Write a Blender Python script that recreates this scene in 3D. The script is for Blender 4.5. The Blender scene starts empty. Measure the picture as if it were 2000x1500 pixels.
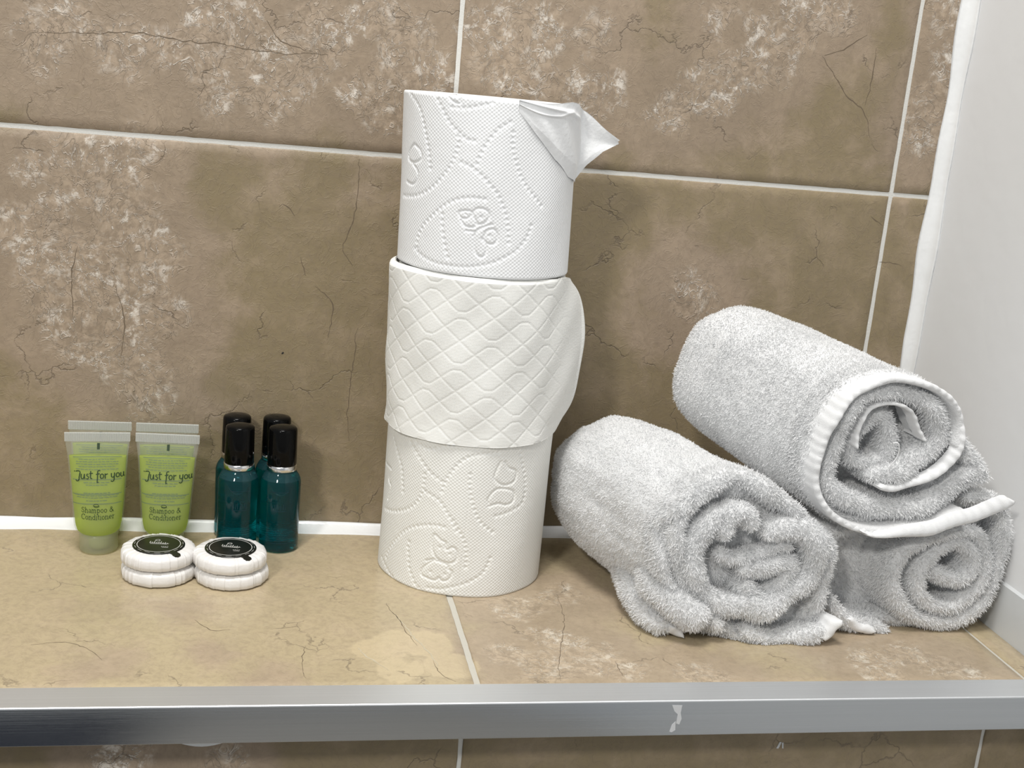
import bpy, math, json
import numpy as np
from mathutils import Vector, Matrix
rng = np.random.default_rng(7)
PI = math.pi
S = bpy.context.scene
C = S.collection

# ------------------------------------------------------------------ camera
def camera():
    yaw, pitch, roll, f = 0.2075497, 0.2460569, 0.0929595, 2377.499
    cy, sy, cp, sp = math.cos(yaw), math.sin(yaw), math.cos(pitch), math.sin(pitch)
    fw = Vector((sy*cp, cy*cp, -sp)); r = Vector((cy, -sy, 0)); u = r.cross(fw)
    cr, sr = math.cos(roll), math.sin(roll)
    r2 = r*cr + u*sr; u2 = u*cr - r*sr
    cam = bpy.data.cameras.new('camera'); o = bpy.data.objects.new('camera', cam); C.objects.link(o)
    M = Matrix((r2, u2, -fw)).transposed().to_4x4(); M.translation = Vector((0, -0.7645603, 0.3)); o.matrix_world = M
    cam.sensor_fit = 'HORIZONTAL'; cam.sensor_width = 36; cam.lens = f/2000*36; cam.clip_start = .01
    S.camera = o
camera()

# ------------------------------------------------------------------ world, lamps, exposure
w = bpy.data.worlds.new('world'); S.world = w; w.use_nodes = True
w.node_tree.nodes['Background'].inputs[0].default_value = (.93, .97, 1, 1)
w.node_tree.nodes['Background'].inputs[1].default_value = .40
def area(name, loc, target, size, power, col=(1, 1, 1), shape='DISK', sy=None):
    l = bpy.data.lights.new(name, 'AREA'); l.shape = shape; l.size = size; l.energy = power; l.color = col
    if sy: l.size_y = sy
    o = bpy.data.objects.new(name, l); C.objects.link(o); o.location = loc
    o.rotation_euler = (Vector(target)-Vector(loc)).to_track_quat('-Z', 'Y').to_euler()
    return o
area('key_lamp', (-.55, -1.15, .95), (.12, -.08, .08), .16, 8.2, (1, .97, .92))
area('ceiling_lamp', (-.1, -.55, 1.75), (.1, -.1, 0), .5, 23, (1, .98, .95))
S.view_settings.view_transform = 'Standard'; S.view_settings.look = 'None'
S.view_settings.gamma = 1; S.view_settings.use_curve_mapping = False
S.view_settings.exposure = 0.0

# ------------------------------------------------------------------ helpers
def mesh_from(V, F, smooth=True):
    """V (n,3) array; F (m,3) or (m,4) array or list of arrays"""
    if not isinstance(F, list): F = [F]
    me = bpy.data.meshes.new('mesh'); V = np.asarray(V, np.float32)
    me.vertices.add(len(V)); me.vertices.foreach_set('co', V.ravel())
    loops = np.concatenate([np.asarray(f, np.int32).ravel() for f in F])
    starts, off = [], 0
    for f in F:
        f = np.asarray(f); k = f.shape[1]
        starts.append(off+np.arange(len(f), dtype=np.int32)*k); off += f.size
    starts = np.concatenate(starts).astype(np.int32)
    me.loops.add(len(loops)); me.loops.foreach_set('vertex_index', loops)
    me.polygons.add(len(starts)); me.polygons.foreach_set('loop_start', starts)
    me.update(calc_edges=True)
    me.polygons.foreach_set('use_smooth', np.full(len(starts), bool(smooth)))
    me.validate()
    return me
def link(name, me, mat, parent=None, sharp=None):
    me.materials.clear() if hasattr(me.materials, 'clear') else None
    if mat: me.materials.append(mat)
    o = bpy.data.objects.new(name, me); C.objects.link(o)
    if parent: o.parent = parent
    if sharp is not None:
        with_normals(me, sharp)
    return o
def with_normals(me, ang):
    me.set_sharp_from_angle(angle=math.radians(ang)) if hasattr(me, 'set_sharp_from_angle') else None
def thing(name, label, cat, loc=(0, 0, 0), group=None):
    o = bpy.data.objects.new(name, None); C.objects.link(o); o.empty_display_size = .01
    o.location = loc; o['label'] = label; o['category'] = cat
    if group: o['group'] = group
    return o
def tag(o, label, cat, group=None):
    o['label'] = label; o['category'] = cat
    if group: o['group'] = group
    return o
def struct(name, me, mat, parent=None):
    o = link(name, me, mat, parent)
    if parent is None: o['kind'] = 'structure'
    return o
def copy_tree(o, parent=None):
    c = o.copy(); C.objects.link(c)
    if parent: c.parent = parent
    for ch in o.children: copy_tree(ch, c)
    return c
def grid_faces(nu, nv, cu=False, cv=False):
    iu = np.arange(nu if cu else nu-1); iv = np.arange(nv if cv else nv-1)
    a, b = np.meshgrid(iu, iv, indexing='ij'); a2 = (a+1) % nu; b2 = (b+1) % nv
    return np.stack([a*nv+b, a2*nv+b, a2*nv+b2, a*nv+b2], -1).reshape(-1, 4)
def box_mesh(x0, x1, y0, y1, z0, z1):
    V = [(x, y, z) for x in (x0, x1) for y in (y0, y1) for z in (z0, z1)]
    F = [(0, 1, 3, 2), (4, 6, 7, 5), (0, 4, 5, 1), (2, 3, 7, 6), (0, 2, 6, 4), (1, 5, 7, 3)]
    return mesh_from(V, np.array(F), False)
def lathe(prof, n=48, cx=0, cy=0, rmod=None):
    th = np.arange(n)*2*PI/n; V = []
    prof = np.array(prof, float)
    R = prof[None, :, 0]*np.ones((n, 1)); Z = prof[None, :, 1]*np.ones((n, 1))
    if rmod is not None: R, Z = rmod(th[:, None], R, Z)
    V = np.stack([cx+R*np.cos(th)[:, None], cy+R*np.sin(th)[:, None], Z], -1).reshape(-1, 3)
    return mesh_from(V, grid_faces(n, len(prof), cu=True))
def resample(P, step, closed=False, n=None):
    P = np.asarray(P, float); m = len(P); out = []
    rngs = range(m if closed else m-1)
    g = (lambda i: P[i % m]) if closed else (lambda i: P[min(max(i, 0), m-1)])
    for i in rngs:
        p0, p1, p2, p3 = g(i-1), g(i), g(i+1), g(i+2)
        for t in np.arange(0, 1, .05):
            out.append(.5*((2*p1)+(-p0+p2)*t+(2*p0-5*p1+4*p2-p3)*t*t+(-p0+3*p1-3*p2+p3)*t**3))
    out.append(P[0] if closed else P[-1]); out = np.array(out)
    d = np.r_[0, np.cumsum(np.linalg.norm(np.diff(out, axis=0), axis=1))]
    if n is None: n = max(4, int(d[-1]/step)+1)
    s = np.linspace(0, d[-1], n+1 if closed else n)
    if closed: s = s[:-1]
    return np.stack([np.interp(s, d, out[:, k]) for k in range(out.shape[1])], -1)
_w = [(rng.normal(size=3), rng.uniform(0, 6.28)) for _ in range(40)]
def lumps(P, scale, i0=0, k=5):
    """smooth vector noise of unit size, wavelength about scale"""
    out = np.zeros_like(P)
    for c in range(3):
        for j in range(k):
            d, ph = _w[(i0+c*k+j) % 40]; d = d/np.linalg.norm(d)
            out[:, c] += np.sin(P@d*(2*PI/scale)*(1+.35*j)+ph+c)/(1+.35*j)
    return out/k**.5

# ------------------------------------------------------------------ materials
def mat(name): 
    m = bpy.data.materials.new(name); m.use_nodes = True
    return m, m.node_tree.nodes, m.node_tree.links, m.node_tree.nodes['Principled BSDF']
def plain(name, col, rough=.5, metal=0, **kw):
    m, N, L, b = mat(name); b.inputs['Base Color'].default_value = (*col, 1)
    b.inputs['Roughness'].default_value = rough; b.inputs['Metallic'].default_value = metal
    for k, v in kw.items(): b.inputs[k].default_value = v
    return m
def nd(N, t, **kw):
    n = N.new(t)
    for k, v in kw.items():
        if hasattr(n, k): setattr(n, k, v)
        else: n.inputs[k].default_value = v
    return n
def bump(N, L, b, h, dist, strength=1, prev=None):
    n = N.new('ShaderNodeBump'); n.inputs['Distance'].default_value = dist; n.inputs['Strength'].default_value = strength
    L.new(h, n.inputs['Height'])
    if prev: L.new(prev.outputs[0], n.inputs['Normal'])
    L.new(n.outputs[0], b.inputs['Normal']); return n
def math_(N, L, op, a, b_=None, c=None, clamp=False):
    n = N.new('ShaderNodeMath'); n.operation = op; n.use_clamp = clamp
    for i, v in enumerate((a, b_, c)):
        if v is None: continue
        if isinstance(v, (int, float)): n.inputs[i].default_value = v
        else: L.new(v, n.inputs[i])
    return n.outputs[0]
def mixc(N, L, fac, a, b_):
    n = N.new('ShaderNodeMix'); n.data_type = 'RGBA'
    for i, v in ((0, fac), (6, a), (7, b_)):
        if isinstance(v, (int, float)): n.inputs[i].default_value = v
        elif isinstance(v, tuple): n.inputs[i].default_value = (*v, 1)
        else: L.new(v, n.inputs[i])
    return n.outputs[2]
def smooth(N, L, v, a, b_):
    n = N.new('ShaderNodeMapRange'); n.interpolation_type = 'SMOOTHSTEP'
    L.new(v, n.inputs[0]); n.inputs[1].default_value = a; n.inputs[2].default_value = b_
    return n.outputs[0]
def noise(N, L, vec, scale, detail=4, rough=.55, dist=0):
    n = N.new('ShaderNodeTexNoise'); n.inputs['Scale'].default_value = scale; n.inputs['Detail'].default_value = detail
    n.inputs['Roughness'].default_value = rough; n.inputs['Distortion'].default_value = dist
    L.new(vec, n.inputs['Vector']); return n
def tile_material(name, olive, mauve, white, rough):
    m, N, L, b = mat(name)
    co = N.new('ShaderNodeTexCoord').outputs['Object']
    at = N.new('ShaderNodeAttribute'); at.attribute_name = 'vein'
    sep = N.new('ShaderNodeSeparateColor'); L.new(at.outputs['Color'], sep.inputs[0])
    vein, mv, pale = sep.outputs[0], sep.outputs[1], sep.outputs[2]
    # domain warp
    wn = noise(N, L, co, 22, 3); wv = N.new('ShaderNodeVectorMath'); wv.operation = 'MULTIPLY_ADD'
    L.new(wn.outputs['Color'], wv.inputs[0]); wv.inputs[1].default_value = (.017,)*3; L.new(co, wv.inputs[2])
    wco = wv.outputs[0]
    big = noise(N, L, co, 9, 3, .5).outputs[0]
    mid = noise(N, L, wco, 38, 5, .62).outputs[0]
    fine = noise(N, L, wco, 260, 4, .7).outputs[0]
    # zone = attribute roughened by noise
    z = math_(N, L, 'MULTIPLY_ADD', mid, 1.3, math_(N, L, 'ADD', vein, -.65))
    zone = smooth(N, L, z, .18, .62)
    zone2 = smooth(N, L, math_(N, L, 'MULTIPLY_ADD', mid, 1.2, math_(N, L, 'ADD', mv, -.6)), .1, .6)
    base = mixc(N, L, zone2, olive, mauve)
    base = mixc(N, L, smooth(N, L, big, .3, .7), base, mixc(N, L, .22, base, tuple(.6*c for c in olive)))
    base = mixc(N, L, math_(N, L, 'MULTIPLY', smooth(N, L, mid, .40, .70), .26), base, tuple(min(1, 1.5*c) for c in mauve))
    base = mixc(N, L, math_(N, L, 'MULTIPLY', smooth(N, L, fine, .38, .72), .34), base, tuple(.62*c for c in mauve))
    crumb = smooth(N, L, noise(N, L, wco, 190, 6, .8, .3).outputs[0], .40, .62)
    mott = mixc(N, L, crumb, tuple(.74*c for c in mauve), tuple(min(1, 1.42*c+.03) for c in mauve))
    base = mixc(N, L, math_(N, L, 'MULTIPLY', zone, .5), base, mott)
    # white curls and crumbs inside the vein zones
    r1 = noise(N, L, wco, 95, 3, .5, 1.4).outputs[0]
    ridge = math_(N, L, 'ABSOLUTE', math_(N, L, 'SUBTRACT', r1, .5))
    curl = smooth(N, L, ridge, .022, .004)
    patch = smooth(N, L, noise(N, L, wco, 105, 6, .78, .25).outputs[0], .50, .64)
    wh = math_(N, L, 'MULTIPLY', zone, math_(N, L, 'MAXIMUM', math_(N, L, 'MULTIPLY', curl, .55), math_(N, L, 'MULTIPLY', patch, .8)))
    strong = smooth(N, L, noise(N, L, co, 45, 2).outputs[0], .38, .62)
    wh = math_(N, L, 'MULTIPLY', wh, math_(N, L, 'MULTIPLY_ADD', strong, .85, .15))
    col = mixc(N, L, wh, base, white)
    # pale rings
    col = mixc(N, L, math_(N, L, 'MULTIPLY', smooth(N, L, math_(N, L, 'MULTIPLY_ADD', mid, 1.0, math_(N, L, 'ADD', pale, -.5)), .3, .42), .45), col, tuple(min(1, 1.32*c) for c in olive))
    # thin dark cracks
    vo = N.new('ShaderNodeTexVoronoi'); vo.feature = 'DISTANCE_TO_EDGE'; vo.inputs['Scale'].default_value = 17
    wv2 = N.new('ShaderNodeVectorMath'); wv2.operation = 'MULTIPLY_ADD'
    L.new(noise(N, L, co, 60, 4).outputs['Color'], wv2.inputs[0]); wv2.inputs[1].default_value = (.028,)*3; L.new(wco, wv2.inputs[2])
    L.new(wv2.outputs[0], vo.inputs['Vector'])
    gate = smooth(N, L, noise(N, L, co, 26, 2).outputs[0], .52, .62)
    crack = math_(N, L, 'MULTIPLY', smooth(N, L, vo.outputs[0], .012, .002), gate)
    col = mixc(N, L, math_(N, L, 'MULTIPLY', crack, .55), col, tuple(.42*c for c in mauve))
    L.new(col, b.inputs['Base Color'])
    rr = math_(N, L, 'MULTIPLY_ADD', fine, .22, rough); L.new(rr, b.inputs['Roughness'])
    h = math_(N, L, 'MULTIPLY_ADD', curl, math_(N, L, 'MULTIPLY_ADD', zone, .8, .18), math_(N, L, 'MULTIPLY', mid, 1.6))
    h = math_(N, L, 'ADD', h, math_(N, L, 'MULTIPLY', crack, -.6))
    h = math_(N, L, 'MULTIPLY_ADD', fine, .5, h)
    bump(N, L, b, h, .0005 if name == 'wall_tile' else .00028, .8)
    b.inputs['Specular IOR Level'].default_value = .4
    return m
M_WT = tile_material('wall_tile', (.258, .204, .120), (.325, .252, .182), (.74, .69, .62), .38)
M_ST = tile_material('ledge_tile', (.475, .392, .252), (.40, .318, .225), (.72, .66, .56), .10)
def rough_white(name, col, rough, scale, dist, detail=3):
    m, N, L, b = mat(name); b.inputs['Base Color'].default_value = (*col, 1); b.inputs['Roughness'].default_value = rough
    co = N.new('ShaderNodeTexCoord').outputs['Object']
    n = noise(N, L, co, scale, detail); bump(N, L, b, n.outputs[0], dist, 1); return m
M_GROUT = rough_white('white_grout', (.66, .655, .62), .7, 900, .0002)
M_LGROUT = rough_white('ledge_grout', (.52, .50, .44), .7, 900, .0002)
M_PAINT = rough_white('white_wall_paint', (.78, .79, .80), .5, 60, .0003)
M_SKIRT = rough_white('grey_white_skirting', (.62, .64, .65), .3, 60, .0003)
M_SIL = rough_white('white_silicone', (.82, .83, .83), .22, 70, .0006)
M_FLOOR = rough_white('floor_tiles', (.30, .28, .25), .35, 40, .0005)
def alu_material(nm, rg, mt_, c1=(.50, .525, .55), c2=(.62, .645, .67)):
    m, N, L, b = mat(nm); b.inputs['Metallic'].default_value = mt_
    co = N.new('ShaderNodeTexCoord').outputs['Object']
    mp = N.new('ShaderNodeMapping'); mp.inputs['Scale'].default_value = (6, 900, 900); L.new(co, mp.inputs[0])
    n = noise(N, L, mp.outputs[0], 1, 5, .7).outputs[0]
    g = noise(N, L, co, 9, 4).outputs[0]
    L.new(mixc(N, L, n, c1, c2), b.inputs['Base Color'])
    L.new(math_(N, L, 'MULTIPLY_ADD', g, .16, rg), b.inputs['Roughness'])
    bump(N, L, b, n, .00004, 1); return m
M_ALU = alu_material('brushed_aluminium_lit_top', .36, .80, (.66, .68, .70), (.80, .82, .84)); M_ALUF = alu_material('brushed_aluminium_front', .11, 1)  # one metal in two copies; overhead light on the top painted in as lighter colour
def paper_material(name, col, kind):
    m, N, L, b = mat(name); b.inputs['Base Color'].default_value = (*col, 1); b.inputs['Roughness'].default_value = .85
    b.inputs['Specular IOR Level'].default_value = .15
    at = N.new('ShaderNodeAttribute'); at.attribute_name = 'sheet_mm'
    sp = N.new('ShaderNodeSeparateXYZ'); L.new(at.outputs['Vector'], sp.inputs[0]); u, v = sp.outputs[0], sp.outputs[1]
    if kind == 'dots':
        a = math_(N, L, 'SINE', math_(N, L, 'ADD', math_(N, L, 'MULTIPLY', u, 2.6), math_(N, L, 'MULTIPLY', v, 3.1)))
        c = math_(N, L, 'SINE', math_(N, L, 'ADD', math_(N, L, 'MULTIPLY', u, 2.6), math_(N, L, 'MULTIPLY', v, -3.1)))
        h = math_(N, L, 'ADD', a, c)
        p = bump(N, L, b, h, .000045, 1)
    else:
        a = math_(N, L, 'SINE', math_(N, L, 'MULTIPLY', v, 7.5))
        p = bump(N, L, b, a, .00003, 1)
    co = N.new('ShaderNodeTexCoord').outputs['Object']
    n = noise(N, L, co, 120, 4, .6); bump(N, L, b, n.outputs[0], .0004, .6, p)
    return m
M_PAPT = paper_material('toilet_paper_cool_white', (.84, .85, .86), 'dots')
M_PAPB = paper_material('toilet_paper_warm_white', (.83, .83, .80), 'dots')
M_PAPQ = paper_material('toilet_paper_quilted', (.83, .83, .80), 'lines')
M_TORN = rough_white('torn_tissue', (.84, .85, .86), .85, 400, .0003)
M_CARD = plain('grey_card', (.42, .38, .32), .9)
def terry_material():
    m, N, L, b = mat('terry_cotton'); b.inputs['Base Color'].default_value = (.90, .905, .91, 1); b.inputs['Roughness'].default_value = .9
    b.inputs['Specular IOR Level'].default_value = .2
    tr = N.new('ShaderNodeBsdfTranslucent'); tr.inputs[0].default_value = (.90, .905, .91, 1)
    mx = N.new('ShaderNodeMixShader'); mx.inputs[0].default_value = .22
    L.new(b.outputs[0], mx.inputs[1]); L.new(tr.outputs[0], mx.inputs[2]); L.new(mx.outputs[0], N['Material Output'].inputs[0])
    co = N.new('ShaderNodeTexCoord').outputs['Object']
    n = noise(N, L, co, 900, 3, .7); bump(N, L, b, n.outputs[0], .0006, 1)
    return m
M_TERRY = terry_material()
M_HEM = rough_white('woven_hem', (.76, .765, .77), .8, 1500, .00015)

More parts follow.
